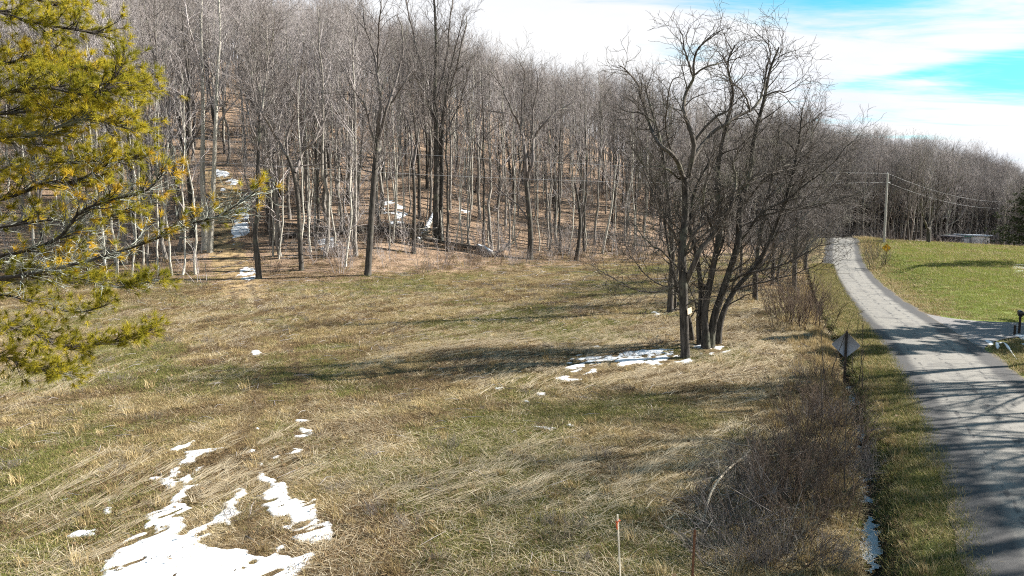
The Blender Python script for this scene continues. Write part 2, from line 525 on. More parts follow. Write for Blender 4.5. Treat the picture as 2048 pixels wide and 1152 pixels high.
def road_material():
    m, nt, b = material('worn_chip_seal')
    tc = nt.node('ShaderNodeTexCoord').outputs['Object']
    uv = nt.node('ShaderNodeAttribute', attribute_name='lane').outputs['Vector']
    sp = nt.node('ShaderNodeSeparateXYZ', {'Vector': uv})
    u, v = sp.outputs[0], sp.outputs[1]
    n1 = nt.noise(tc, 0.6, 5, 0.65)
    n2 = nt.noise(tc, 5.0, 5, 0.7)
    n3 = nt.noise(tc, 40.0, 3, 0.7)
    streak = nt.noise(nt.mapping(uv, scale=(6.0, 0.35, 1)), 1.0, 5, 0.6)
    uw = nt.math('ADD', u, nt.math('MULTIPLY', nt.math('SUBTRACT', n1, 0.5), 0.30))
    au = nt.math('ABSOLUTE', nt.math('SUBTRACT', uw, 0.04))
    pale = nt.mix(n2, (0.165, 0.155, 0.138), (0.25, 0.236, 0.212))
    pale = nt.mix(nt.math('MULTIPLY', nt.step(streak, 0.50, 0.66), 0.55), pale, (0.15, 0.145, 0.14))
    dark = nt.mix(n2, (0.032, 0.031, 0.032), (0.070, 0.067, 0.067))
    pale = nt.mix(nt.math('MULTIPLY', nt.step(n1, 0.50, 0.62), 0.5), pale, (0.095, 0.091, 0.087))
    c = nt.mix(nt.step(au, 0.48, 0.66), pale, dark)
    c = nt.mix(nt.math('MULTIPLY', nt.step(nt.math('ADD', nt.math('ABSOLUTE', u), nt.math('MULTIPLY', nt.math('SUBTRACT', n2, 0.5), 0.25)), 0.90, 1.0), 0.8), c, (0.12, 0.095, 0.062))
    # broken centre joint and edge cracks: dark tar patches along lines
    dash = nt.noise(nt.mapping(uv, scale=(9.0, 1.4, 1), loc=(3, 1, 0)), 1.0, 4, 0.7)
    for u0, wd in ((0.03, 0.085), (0.40, 0.05), (-0.42, 0.04)):
        ln = nt.math('ABSOLUTE', nt.math('SUBTRACT', u, u0))
        k = nt.math('MULTIPLY', nt.step(ln, wd, wd * 0.4), nt.step(dash, 0.50, 0.60))
        c = nt.mix(nt.math('MULTIPLY', k, 0.85), c, (0.05, 0.048, 0.048))
    # cross cracks
    cr = nt.noise(nt.mapping(uv, scale=(0.25, 1.3, 1), loc=(9, 4, 0)), 1.0, 3, 0.5)
    k = nt.step(nt.math('ABSOLUTE', nt.math('SUBTRACT', cr, 0.5)), 0.006, 0.002)
    c = nt.mix(nt.math('MULTIPLY', k, 0.7), c, (0.05, 0.05, 0.05))
    c = nt.mix(nt.math('MULTIPLY', nt.step(n3, 0.6, 0.4), 0.35), c, (0.08, 0.078, 0.075))
    nt.l.new(c, b.inputs['Base Color'])
    b.inputs['Roughness'].default_value = 0.75
    bmp = nt.node('ShaderNodeBump', {'Strength': 0.4, 'Distance': 0.015, 'Height': nt.math('ADD', n3, n2)})
    nt.l.new(bmp.outputs[0], b.inputs['Normal'])
    return m
M['road'] = road_material()
M['gravel'] = plain_mat('gravel', (0.21, 0.20, 0.195), var=0.6, scale=9, col2=(0.10, 0.095, 0.095))

# ------------------------------------------------------------------ ground, road, driveway
def axis(parts):
    out = []
    for a, b, s in parts:
        out.append(np.arange(a, b, s))
    return np.concatenate(out)

gx = axis([(-900, -200, 50), (-200, -60, 4), (-60, -22, 1.0), (-22, 4, 0.4), (4, 27, 0.16), (27, 40, 0.4), (40, 80, 1.0), (80, 220, 5), (220, 901, 50)])
gy = axis([(-80, 4, 4), (4, 48, 0.25), (48, 80, 0.5), (80, 130, 1.0), (130, 240, 3), (240, 1000, 40)])
GX, GY = np.meshgrid(gx, gy)
GZ = ground_z(GX, GY)
nxg, nyg = len(gx), len(gy)
iy, ix = np.mgrid[0:nyg - 1, 0:nxg - 1]
q = np.stack([iy * nxg + ix, iy * nxg + ix + 1, (iy + 1) * nxg + ix + 1, (iy + 1) * nxg + ix], -1).reshape(-1, 4)

TRAIL_PY = [330, 360, 390, 420, 450, 490, 520, 560]
TRAIL_PX = [428, 442, 455, 465, 458, 448, 462, 482]
TRAIL = np.array([on_ground(*p)[:2] for p in ((500, 640), (492, 600), (480, 560), (460, 520), (445, 490), (452, 450), (462, 420), (452, 390), (440, 360), (425, 330), (415, 300))])
def trail_dist(x, y):
    d = np.full(np.shape(x), 1e9)
    for a, b in zip(TRAIL[:-1], TRAIL[1:]):
        ab = b - a; L = ab @ ab + 1e-9
        t = np.clip(((x - a[0]) * ab[0] + (y - a[1]) * ab[1]) / L, 0, 1)
        d = np.minimum(d, np.hypot(x - a[0] - t * ab[0], y - a[1] - t * ab[1]))
    return d
def driveway_side(x, y):
    """1 inside the driveway on the right of the road"""
    yc = 38.6 + 0.05 * (x - 24)
    hw = 2.0 + 5.0 * np.exp(-np.maximum(road_d(x, y) - 2.2, 0) / 1.6)
    return smooth(0.5, -0.3, np.abs(y - yc) - hw) * (road_d(x, y) > 1.5)

D_ = road_d(GX, GY)
leaf_a = smooth(-9, 2, hill_t(GX, GY) + 8 * (fbm(GX * 0.15, GY * 0.15, 3, 4) - 0.5)) * (D_ < -3.0)
leaf_a = np.maximum(leaf_a, smooth(104, 112, GY) * (D_ > 0))
leaf_a = np.maximum(leaf_a, 0.55 * smooth(45, 62, GY) * smooth(-22, -10, D_) * (D_ < -4))
lawn_a = smooth(2.6, 3.4, D_) * smooth(110, 104, GY) * smooth(38, 41, GY)
lawn_a = np.maximum(lawn_a, 0.56 * smooth(-3.5, -3.2, D_) * (D_ < 0) * smooth(85, 60, GY))
lawn_a = np.maximum(lawn_a, 0.5 * (D_ > 0) * (GY < 41))
td = trail_dist(GX, GY)
mud_a = 0.80 * np.exp(-((td - 0.75) / 0.40) ** 2) * smooth(40, 48, GY) + np.exp(-((D_ - ditch_c(GY)) / 0.42) ** 4) * smooth(100, 75, GY)
path_a = smooth(2.2, 1.2, td) * smooth(48, 56, GY) * smooth(100, 92, GY)
TRACK = np.array([on_ground(*p)[:2] for p in ((330, 1200), (400, 1080), (480, 980), (545, 880), (570, 800), (550, 720), (525, 670), (500, 640))])
def line_dist(x, y, PL):
    dd = np.full(np.shape(x), 1e9)
    for a, b in zip(PL[:-1], PL[1:]):
        ab = b - a; L = ab @ ab + 1e-9
        t = np.clip(((x - a[0]) * ab[0] + (y - a[1]) * ab[1]) / L, 0, 1)
        dd = np.minimum(dd, np.hypot(x - a[0] - t * ab[0], y - a[1] - t * ab[1]))
    return dd
rut = np.exp(-((line_dist(GX, GY, TRACK) - 0.8) / 0.28) ** 2)
mud_a = np.maximum(mud_a, 0.62 * rut)
ground = obj('ground', mesh_np('ground', np.stack([GX, GY, GZ], -1).reshape(-1, 3), q, M['ground'],
             {'leaf': leaf_a.ravel(), 'lawn': lawn_a.ravel(), 'mud': mud_a.ravel(), 'path': path_a.ravel()}, True))
tag(ground, 'rough mown field rising to a leaf covered wooded hillside', 'ground', kind='structure')

ys = np.concatenate([np.arange(-40, 60, 0.5), np.arange(60, 145, 1.0)])
us = np.linspace(-1, 1, 15)
U, Yg = np.meshgrid(us, ys)
wob = 0.55 * (fbm(Yg * 0.8, U * 0 + 2.0 + (U > 0) * 9, 4, 21) - 0.5) * np.abs(U) ** 6
Xg = road_x(Yg) + (U * np.interp(Yg, [35, 50], [2.40, 2.20]) + wob * np.sign(U)) / 0.925
Zg = road_z(Yg) + 0.05 * (1 - U ** 2) + 0.012
nn = len(us)
iy, ix = np.mgrid[0:len(ys) - 1, 0:nn - 1]
q = np.stack([iy * nn + ix, iy * nn + ix + 1, (iy + 1) * nn + ix + 1, (iy + 1) * nn + ix], -1).reshape(-1, 4)
lane = np.stack([U, Yg, U * 0], -1).reshape(-1, 3)
road = obj('road', mesh_np('road', np.stack([Xg, Yg, Zg], -1).reshape(-1, 3), q, M['road'], {'lane': lane}, True))
tag(road, 'narrow worn asphalt road with dark edges', 'road', kind='structure')

# gravel driveway mouth
dx = np.arange(0, 26, 0.4)
dv = np.linspace(-1, 1, 9)
DX, DV = np.meshgrid(dx, dv)
hw = 1.9 + 4.2 * np.exp(-DX / 1.7)
Yd = 38.6 + DV * hw + 0.05 * DX
Xd = road_x(Yd) + 2.25 / 0.925 + DX
Zd = ground_z(Xd, Yd) + 0.035
q = np.stack([(i * len(dx) + j, i * len(dx) + j + 1, (i + 1) * len(dx) + j + 1, (i + 1) * len(dx) + j) for i in range(len(dv) - 1) for j in range(len(dx) - 1)])
drive = obj('driveway', mesh_np('driveway', np.stack([Xd, Yd, Zd], -1).reshape(-1, 3), q, M['gravel'], smooth_sh=True))
tag(drive, 'grey gravel driveway branching off the road', 'driveway', kind='structure')

# ------------------------------------------------------------------ bare trees
class Grow:
    def __init__(self, rng):
        self.rng = rng
        self.trunk = Tubes()
        self.crown = Tubes()

    def twigs(self, pts, rad, P, lvl, t0):
        """side shoots along a polyline"""
        rng = self.rng
        pts = np.asarray(pts, float)
        seg = np.linalg.norm(np.diff(pts, axis=0), axis=1)
        cum = np.concatenate([[0], np.cumsum(seg)]); L = cum[-1]
        n = P['n'][lvl]
        n = n(L) if callable(n) else n
        az0 = rng.uniform(0, 6.28)
        for i in range(int(n)):
            t = t0 + (1 - t0) * ((i + rng.uniform(0, 1)) / n)
            s = t * L
            j = min(int(np.searchsorted(cum, s, side='right')) - 1, len(seg) - 1)
            f = (s - cum[j]) / (seg[j] + 1e-9)
            p = pts[j] * (1 - f) + pts[j + 1] * f
            d = (pts[j + 1] - pts[j]) / (seg[j] + 1e-9)
            r = rad[j] * (1 - f) + rad[j + 1] * f
            az = az0 + i * 2.4 + rng.normal(0, 0.4)
            ref = np.array([0, 0, 1.0]) if abs(d[2]) < 0.9 else np.array([1.0, 0, 0])
            a = unit(np.cross(d, ref)); b_ = np.cross(d, a)
            ang = R(rng.normal(P['ang'][lvl], 9))
            nd = d * math.cos(ang) + (a * math.cos(az) + b_ * math.sin(az)) * math.sin(ang)
            nd[2] += P['up'][lvl]
            ln = P['len'][lvl] * rng.uniform(0.6, 1.25) * (1.0 - P['taper'][lvl] * t)
            if P.get('maxlen'):
                ln = min(ln, P['maxlen'] * L)
            rr = max(min(r * rng.uniform(0.45, 0.7), ln * P['thick'][lvl]), P['rmin'])
            self.branch(p, unit(nd), ln, rr, P, lvl + 1)

    def branch(self, p, d, L, r, P, lvl):
        rng = self.rng
        k = P['seg'][lvl]
        pts = [p]
        w = P['wig'][lvl]
        noise = rng.normal(0, w, (k, 3))
        for i in range(k):
            d = d + noise[i]; d[2] += P['trop'][lvl]
            d = d / math.sqrt(d @ d)
            p = p + d * (L / k)
            pts.append(p)
        rad = np.linspace(r, max(r * 0.25, P['rmin'] * 0.7), k + 1)
        self.crown.add(pts, rad, P['sides'][lvl])
        if lvl < P['max']:
            self.twigs(pts, rad, P, lvl, P['t0'][lvl])


def forest_params(H, dens=1.0, rmin=0.011):
    return dict(max=3,
                n=[int(15 * dens), lambda L: max(3, int(L * 1.7 * dens)), lambda L: max(2, int(L * 2.5 * dens)), 0],
                ang=[38, 40, 42, 0], up=[0.12, 0.22, 0.18, 0], len=[H * 0.30, H * 0.125, 0.95, 0], taper=[0.62, 0.45, 0.3, 0],
                thick=[0.022, 0.014, 0.012, 0], rmin=rmin, seg=[8, 6, 4, 2], wig=[0.05, 0.13, 0.16, 0.16],
                trop=[0, 0.06, 0.05, 0.03], sides=[7, 5, 3, 3], t0=[0.42, 0.22, 0.2, 0])


def forest_tree(seed, H, r0, lean=0.0, clear=0.42, dens=1.0, fork=False, rmin=0.011, spread=1.0):
    rng = np.random.default_rng(seed)
    g = Grow(rng)
    P = forest_params(H, dens, rmin)
    P['t0'] = [clear, 0.22, 0.2, 0]
    P['len'] = [H * 0.30 * spread, H * 0.125, 0.95, 0]
    k = 12
    wx = np.cumsum(rng.normal(0, 0.0125 * H, (k + 1, 2)), axis=0) * 0.55
    wx[0] = 0
    zz = np.linspace(0, H, k + 1)
    la = rng.uniform(0, 6.28)
    pts = np.stack([wx[:, 0] + lean * zz * math.cos(la), wx[:, 1] + lean * zz * math.sin(la), zz], 1)
    rad = r0 * (1 - zz / H) ** 0.8 + 0.015
    rad[0] *= 1.35
    pts[0, 2] = -0.5
    g.trunk.add(pts, rad, 8)
    g.twigs(pts, rad, P, 0, clear)
    # a few small dead snags low on the bole
    for i in range(rng.integers(1, 5)):
        t = rng.uniform(0.15, clear)
        j = int(t * k)
        a = rng.uniform(0, 6.28)
        g.branch(pts[j], unit(np.array([math.cos(a), math.sin(a), 0.25])), rng.uniform(0.6, 1.8), 0.03, P, 2)
    if fork:
        j = int(k * rng.uniform(0.25, 0.4))
        a = rng.uniform(0, 6.28)
        n2 = k - j
        st = pts[j]
        z2 = np.linspace(0, (H - st[2]) * 0.95, n2 + 1)
        sp = 0.16 * z2 ** 0.95
        p2 = np.stack([st[0] + math.cos(a) * sp, st[1] + math.sin(a) * sp, st[2] + z2], 1)
        r2 = rad[j] * 0.75 * (1 - z2 / z2[-1]) ** 0.8 + 0.015
        g.trunk.add(p2, r2, 7)
        g.twigs(p2, r2, P, 0, 0.25)
    return g


def tree_meshes(g, nm, bark, twig):
    return g.trunk.mesh(nm + '_trunk', M[bark]), g.crown.mesh(nm + '_crown', M[twig])


def place_tree(name, meshes, loc, label, group=None, rz=0.0, sc=1.0, cat='tree'):
    t = thing(name, label, cat, loc, group, rz)
    t.scale = (sc, sc, sc)
    obj('trunk', meshes[0], t)
    obj('crown', meshes[1], t)
    return t


VAR = {}
specs = [  # key, seed, H, r0, lean, clear, dens, fork, bark, twig
    ('tall', 1, 25, 0.21, 0.01, 0.46, 1.0, False, 'bark_grey', 'twig_far'),
    ('tall', 2, 27, 0.24, 0.02, 0.40, 1.0, True, 'bark_grey', 'twig_far'),
    ('tall', 3, 23, 0.19, 0.03, 0.50, 0.95, False, 'bark_grey', 'twig_far'),
    ('tall', 4, 26, 0.26, 0.01, 0.36, 1.05, True, 'bark_dark', 'twig'),
    ('tall', 5, 22, 0.16, 0.02, 0.48, 0.9, False, 'bark_dark', 'twig'),
    ('slim', 11, 19, 0.10, 0.02, 0.50, 0.75, False, 'bark_pale', 'twig_far'),
    ('slim', 12, 17, 0.085, 0.04, 0.45, 0.7, False, 'bark_pale', 'twig_far'),
    ('slim', 13, 14, 0.07, 0.03, 0.40, 0.7, False, 'bark_pale', 'twig_far'),
    ('slim', 14, 18, 0.09, 0.05, 0.50, 0.7, False, 'bark_grey', 'twig_far'),
    ('wide', 21, 20, 0.23, 0.03, 0.26, 1.15, True, 'bark_dark', 'twig'),
    ('wide', 22, 18, 0.20, 0.05, 0.24, 1.15, True, 'bark_grey', 'twig_far'),
    ('wide', 23, 17, 0.17, 0.02, 0.30, 1.1, False, 'bark_dark', 'twig'),
]
for key, seed, H, r0, lean, clear, dens, fork, bk, tw in specs:
    g = forest_tree(seed, H, r0, lean, clear, dens, fork, 0.012, 1.25 if key == 'wide' else 1.0)
    VAR.setdefault(key, []).append((tree_meshes(g, '%s_tree_%d' % (key, seed), bk, tw), H, bk))


# ------------------------------------------------------------------ trees with a shape of their own
def P_limb(points, Y0, spread=0.0, rng=None):
    out = []
    y = Y0
    for i, p in enumerate(points):
        if rng is not None and i:
            y = y + rng.normal(0, spread)
        out.append(at(p[0], p[1], y))
    return np.array(out)


HERO_P = dict(max=3, n=[lambda L: max(4, int(L * 2.8)), lambda L: max(4, int(L * 3.4)), lambda L: max(2, int(L * 3.6)), 0],
              ang=[48, 46, 45, 0], up=[0.12, 0.12, 0.1, 0], len=[2.3, 1.1, 0.55, 0], taper=[0.35, 0.3, 0.2, 0],
              thick=[0.019, 0.014, 0.012, 0], rmin=0.0072, seg=[0, 6, 4, 3], wig=[0, 0.20, 0.22, 0.2],
              trop=[0, 0.03, 0.03, 0.02], sides=[7, 5, 4, 3], t0=[0.25, 0.2, 0.15, 0])


def hero_tree(name, label, trunk, limbs, bark, twig, seed, Pm=None, group=None, spread=0.5, Y0=None, cat='tree'):
    """trunk, limbs: lists of (pixel polyline, r_base, r_tip, first share of the limb without shoots)"""
    rng = np.random.default_rng(seed)
    base = on_ground(*trunk[0][0][0]) if Y0 is None else at(*trunk[0][0][0], Y0)
    g = Grow(rng)
    Pm = Pm or HERO_P
    Yb = base[1]
    for k, (pl, r0, r1, t0) in enumerate(trunk):
        w = P_limb(pl, Yb + (0 if k == 0 else rng.normal(0, spread)), 0.15, rng)
        pts = resample(w, max(6, 4 * len(pl)))
        rad = np.linspace(r0, r1, len(pts)); rad[0] *= 1.3
        pts[0, 2] -= 0.4
        g.trunk.add(pts, rad, 10)
        if t0 < 1:
            g.twigs(pts, rad, Pm, 0, t0)
    for (pl, r0, r1, t0) in limbs:
        w = P_limb(pl, Yb, spread, rng)
        pts = resample(w, 4 * len(pl))
        pts[1:] += np.cumsum(rng.normal(0, 0.0011 * Yb, (len(pts) - 1, 3)), axis=0) * 0.8
        rad = np.linspace(r0, r1, len(pts)) * (0.90 if Yb < 50 else 1.2)
        g.crown.add(pts, rad, 7)
        g.twigs(pts, rad, Pm, 0, t0)
    t = thing(name, label, cat, base, group)
    obj('trunk', g.trunk.mesh(name + '_trunk', M[bark], base), t)
    obj('crown', g.crown.mesh(name + '_crown', M[twig], base), t)
    return t, base


def c3(*pts):                      # points read from an enlarged part of the photograph
    return [(1100 + 0.4167 * x, 0.4167 * y) for x, y in pts]


oak, oak_base = hero_tree('bare_tree', 'tall dark bare tree with a small pale board nailed to its trunk', [
    ([(1371, 716), (1368, 640), (1366, 560), (1364, 500), (1370, 440), (1371, 392), (1369, 358)], 0.20, 0.14, 0.25)], [
    (c3((645, 870), (600, 760), (540, 680), (500, 590), (470, 470), (440, 380), (400, 330), (350, 290)), 0.12, 0.022, 0.3),
    (c3((500, 590), (440, 540), (385, 515), (330, 470)), 0.05, 0.012, 0.1),
    (c3((665, 850), (690, 680), (655, 560), (650, 460), (690, 370), (700, 270), (740, 210), (830, 160)), 0.13, 0.02, 0.25),
    (c3((690, 370), (660, 300), (640, 190), (610, 130)), 0.05, 0.012, 0.1),
    (c3((690, 360), (760, 325), (850, 300), (930, 260)), 0.05, 0.012, 0.15),
    (c3((680, 780), (760, 660), (860, 590), (960, 540), (1020, 460), (1060, 330), (1070, 230), (1010, 150)), 0.11, 0.015, 0.3),
    (c3((1020, 460), (1090, 440), (1150, 440), (1250, 370)), 0.05, 0.01, 0.1),
    (c3((690, 680), (780, 570), (850, 520), (870, 440), (860, 370), (790, 340)), 0.07, 0.014, 0.2),
    (c3((960, 540), (930, 440), (880, 380), (800, 330)), 0.05, 0.012, 0.2),
    (c3((1060, 330), (1100, 270), (1120, 190), (1100, 130)), 0.03, 0.01, 0.1),
    (c3((600, 760), (545, 640), (540, 520), (560, 430), (620, 390)), 0.06, 0.012, 0.2),
    (c3((625, 860), (560, 830), (480, 815), (400, 790)), 0.045, 0.012, 0.15),
    ([(1366, 560), (1335, 578), (1290, 580), (1235, 560), (1190, 535)], 0.05, 0.012, 0.25),
    ([(1366, 575), (1320, 570), (1280, 540), (1255, 505), (1250, 480)], 0.04, 0.010, 0.25),
    ([(1365, 520), (1400, 480), (1450, 430), (1480, 380), (1500, 330)], 0.06, 0.012, 0.3),
    ([(1368, 470), (1330, 430), (1310, 390), (1290, 370)], 0.04, 0.010, 0.3),
    ([(1364, 510), (1345, 460), (1318, 420), (1290, 340), (1275, 270)], 0.07, 0.012, 0.2),
    ([(1367, 575), (1390, 515), (1425, 462), (1452, 412), (1460, 365), (1455, 325), (1478, 290)], 0.15, 0.03, 0.3),
    ([(1452, 412), (1500, 362), (1560, 342), (1640, 330)], 0.08, 0.014, 0.15),
    ([(1425, 462), (1410, 400), (1420, 340), (1445, 270)], 0.08, 0.014, 0.2),
    ([(1366, 530), (1392, 470), (1425, 440), (1465, 395), (1520, 350), (1545, 290)], 0.08, 0.012, 0.2),
    ([(1366, 545), (1330, 505), (1300, 485), (1270, 440), (1255, 400)], 0.05, 0.010, 0.2),
], 'bark_dark', 'twig_dark', 51, dict(HERO_P, len=[1.75, 0.9, 0.48, 0]))

# clump of stems behind it
LEAN_P = dict(HERO_P, n=[lambda L: max(4, int(L * 3.0)), lambda L: max(4, int(L * 3.3)), lambda L: max(2, int(L * 3.2)), 0], len=[2.3, 1.1, 0.55, 0], ang=[42, 44, 45, 0])
hero_tree('bare_tree', 'multi stemmed bare tree fanning out beside the board tree', [
    ([(1400, 690), (1398, 640), (1402, 590), (1395, 520), (1380, 450), (1390, 380), (1420, 320)], 0.16, 0.04, 0.16),
    ([(1420, 684), (1430, 630), (1450, 570), (1475, 490), (1480, 420), (1500, 340), (1510, 270), (1528, 200), (1540, 140), (1558, 95)], 0.20, 0.04, 0.16),
    ([(1436, 676), (1445, 630), (1470, 580), (1520, 520), (1560, 430), (1585, 350), (1598, 280), (1605, 215)], 0.16, 0.03, 0.16),
    ([(1385, 684), (1378, 640), (1362, 600), (1345, 540), (1330, 450), (1325, 380)], 0.13, 0.03, 0.16),
    ([(1412, 680), (1410, 620), (1425, 540), (1440, 450), (1435, 350), (1450, 260), (1466, 190), (1455, 130), (1470, 90)], 0.18, 0.03, 0.16)], [
    ([(1450, 570), (1500, 545), (1560, 530), (1620, 500), (1680, 480)], 0.07, 0.012, 0.2),
    ([(1475, 490), (1520, 430), (1580, 390), (1640, 340), (1690, 280)], 0.08, 0.012, 0.2),
    ([(1470, 580), (1540, 560), (1600, 545), (1650, 520)], 0.06, 0.012, 0.2),
    ([(1480, 420), (1540, 350), (1600, 330), (1660, 320)], 0.06, 0.012, 0.2),
    ([(1402, 590), (1430, 530), (1460, 470), (1455, 400), (1480, 330)], 0.07, 0.015, 0.2),
    ([(1395, 520), (1350, 470), (1320, 430), (1300, 400)], 0.05, 0.012, 0.2),
    ([(1440, 450), (1470, 400), (1530, 300), (1560, 240)], 0.06, 0.012, 0.2),
    ([(1560, 430), (1620, 410), (1680, 395), (1720, 385)], 0.05, 0.010, 0.2),
], 'bark_dark', 'twig_dark', 52, LEAN_P, spread=0.8)
hero_tree('bare_tree', 'slim dark bare tree in thin snow just beyond the board tree', [
    ([(1340, 626), (1342, 560), (1345, 500), (1338, 420), (1330, 340), (1318, 270), (1300, 210), (1290, 170)], 0.20, 0.04, 0.3),
    ([(1350, 624), (1352, 570), (1360, 500), (1368, 420), (1385, 330)], 0.10, 0.03, 0.35)], [
    ([(1338, 420), (1300, 360), (1270, 300), (1240, 260)], 0.07, 0.012, 0.2),
    ([(1345, 480), (1390, 420), (1420, 350), (1440, 270)], 0.07, 0.012, 0.2),
], 'bark_dark', 'twig_dark', 53, LEAN_P)
for i, (stems, limbs, lab) in enumerate([
    ([([(1510, 600), (1512, 540), (1520, 470), (1535, 400), (1550, 320), (1560, 250)], 0.20, 0.04, 0.2)],
     [([(1512, 540), (1560, 480), (1610, 430), (1660, 400)], 0.09, 0.012, 0.2), ([(1520, 470), (1490, 400), (1480, 330)], 0.08, 0.012, 0.2),
      ([(1535, 400), (1590, 340), (1620, 270), (1630, 230)], 0.08, 0.012, 0.2)], 'bushy dark bare tree between the stem clump and the road'),
    ([([(1588, 580), (1590, 520), (1595, 450), (1600, 380), (1620, 300), (1625, 240)], 0.20, 0.04, 0.15)],
     [([(1590, 520), (1630, 480), (1680, 430), (1720, 400)], 0.09, 0.012, 0.2), ([(1595, 450), (1640, 400), (1680, 330), (1695, 270)], 0.09, 0.012, 0.2),
      ([(1600, 400), (1570, 330), (1560, 270)], 0.07, 0.012, 0.2)], 'bushy dark bare tree leaning its limbs over the road edge'),
    ([([(1545, 570), (1548, 500), (1560, 440), (1570, 360), (1580, 270)], 0.17, 0.03, 0.15), ([(1552, 570), (1565, 500), (1590, 440), (1640, 370), (1660, 300)], 0.14, 0.03, 0.2)],
     [([(1560, 440), (1530, 380), (1520, 320)], 0.07, 0.012, 0.2)], 'twin stemmed bare tree at the back of the roadside thicket'),
    ([([(1610, 545), (1615, 480), (1630, 420), (1650, 350), (1660, 290)], 0.19, 0.03, 0.1)],
     [([(1615, 480), (1660, 440), (1700, 420)], 0.08, 0.012, 0.1), ([(1630, 420), (1610, 350), (1615, 290)], 0.08, 0.012, 0.1)], 'low branching bare tree where the roadside thicket nears the bend'),
    ([([(1480, 560), (1483, 500), (1478, 430), (1490, 350), (1500, 280)], 0.15, 0.03, 0.2)],
     [([(1483, 500), (1450, 430), (1430, 370)], 0.06, 0.012, 0.2), ([(1478, 430), (1510, 370), (1530, 310)], 0.06, 0.012, 0.2)], 'straight bare tree deep in the roadside thicket'),
]):
    FAR_P = dict(LEAN_P, rmin=0.009, len=[3.2, 1.5, 0.8, 0], n=[lambda L: max(5, int(L * 3.2)), lambda L: max(4, int(L * 3.0)), lambda L: max(2, int(L * 2.6)), 0], t0=[0.12, 0.2, 0.15, 0])
    hero_tree('bare_tree', lab, stems, limbs, 'bark_dark', 'twig', 60 + i, FAR_P, spread=1.0)

EDGE_P = dict(HERO_P, n=[lambda L: max(4, int(L * 1.3)), lambda L: max(4, int(L * 1.9)), lambda L: max(2, int(L * 2.2)), 0], len=[3.6, 1.8, 0.9, 0], rmin=0.011, thick=[0.014, 0.012, 0.011, 0], wig=[0, 0.13, 0.16, 0.16], ang=[40, 40, 42, 0], up=[0.2, 0.2, 0.15, 0])
hero_tree('bare_tree', 'large bare tree with a low V fork standing at the field edge', [
    ([(1060, 519), (1061, 470), (1058, 420), (1052, 362)], 0.36, 0.24, 1)], [
    ([(1052, 362), (1045, 300), (1040, 260), (1020, 225), (1000, 180), (975, 140)], 0.17, 0.03, 0.2),
    ([(1054, 362), (1062, 320), (1064, 275), (1085, 240), (1110, 215), (1135, 200)], 0.16, 0.03, 0.2),
    ([(1042, 270), (1045, 200), (1050, 150), (1035, 110)], 0.10, 0.02, 0.2),
    ([(1064, 275), (1070, 210), (1085, 150), (1080, 120)], 0.09, 0.02, 0.2),
    ([(1056, 440), (1030, 410), (1000, 380), (975, 350)], 0.10, 0.025, 0.3),
    ([(1020, 225), (985, 215), (960, 200)], 0.06, 0.015, 0.2),
    ([(1056, 380), (1085, 350), (1100, 340)], 0.06, 0.015, 0.2),
], 'bark_dark', 'twig', 70, EDGE_P, spread=1.2)
hero_tree('bare_tree', 'straight dark bare tree standing furthest out on the mown field edge', [
    ([(735, 553), (740, 480), (745, 400), (750, 330), (754, 280)], 0.32, 0.20, 0.75)], [
    ([(754, 280), (760, 200), (745, 120), (730, 60), (725, 10)], 0.15, 0.03, 0.15),
    ([(754, 285), (775, 210), (790, 150), (800, 80), (790, 30)], 0.13, 0.03, 0.15),
    ([(752, 300), (735, 230), (712, 180), (690, 130)], 0.10, 0.02, 0.2),
    ([(760, 200), (755, 100), (765, 20), (770, -40)], 0.10, 0.02, 0.2),
    ([(775, 210), (815, 160), (840, 120)], 0.07, 0.02, 0.2),
    ([(748, 350), (725, 330), (700, 290)], 0.05, 0.015, 0.3),
], 'bark_dark', 'twig', 71, EDGE_P, spread=1.2)
big, big_base = hero_tree('bare_tree', 'tallest bare tree with a split white base beside the brush pile', [
    ([(872, 482), (872, 420), (873, 340), (872, 260), (870, 180), (872, 90), (868, 0), (860, -60)], 0.42, 0.06, 0.42),
    ([(884, 488), (882, 430), (884, 350), (884, 280), (890, 200), (905, 120), (925, 40)], 0.30, 0.05, 0.5)], [
    ([(872, 270), (855, 190), (840, 110), (820, 30), (805, -30)], 0.16, 0.03, 0.15),
    ([(884, 260), (900, 170), (920, 90), (930, 40)], 0.12, 0.03, 0.15),
    ([(872, 210), (890, 130), (895, 40), (905, -40)], 0.12, 0.03, 0.15),
    ([(884, 280), (910, 230), (935, 170), (950, 110)], 0.10, 0.02, 0.15),
    ([(860, 215), (835, 170), (815, 120), (800, 80)], 0.09, 0.02, 0.15),
], 'bark_dark', 'twig', 72, EDGE_P, spread=1.2)
hero_tree('bare_tree', 'vase shaped dark bare tree with two upswept limbs by the field edge', [
    ([(603, 541), (600, 480), (597, 410), (588, 350), (575, 312)], 0.24, 0.15, 1)], [
    ([(575, 312), (555, 275), (530, 230), (520, 180), (505, 120)], 0.13, 0.03, 0.15),
    ([(590, 345), (600, 310), (625, 285), (645, 240), (655, 180)], 0.13, 0.03, 0.15),
    ([(575, 312), (580, 260), (600, 210), (605, 150), (615, 90)], 0.10, 0.02, 0.15),
    ([(600, 330), (640, 330), (670, 325)], 0.06, 0.02, 0.2),
], 'bark_dark', 'twig', 73, EDGE_P, spread=1.0)
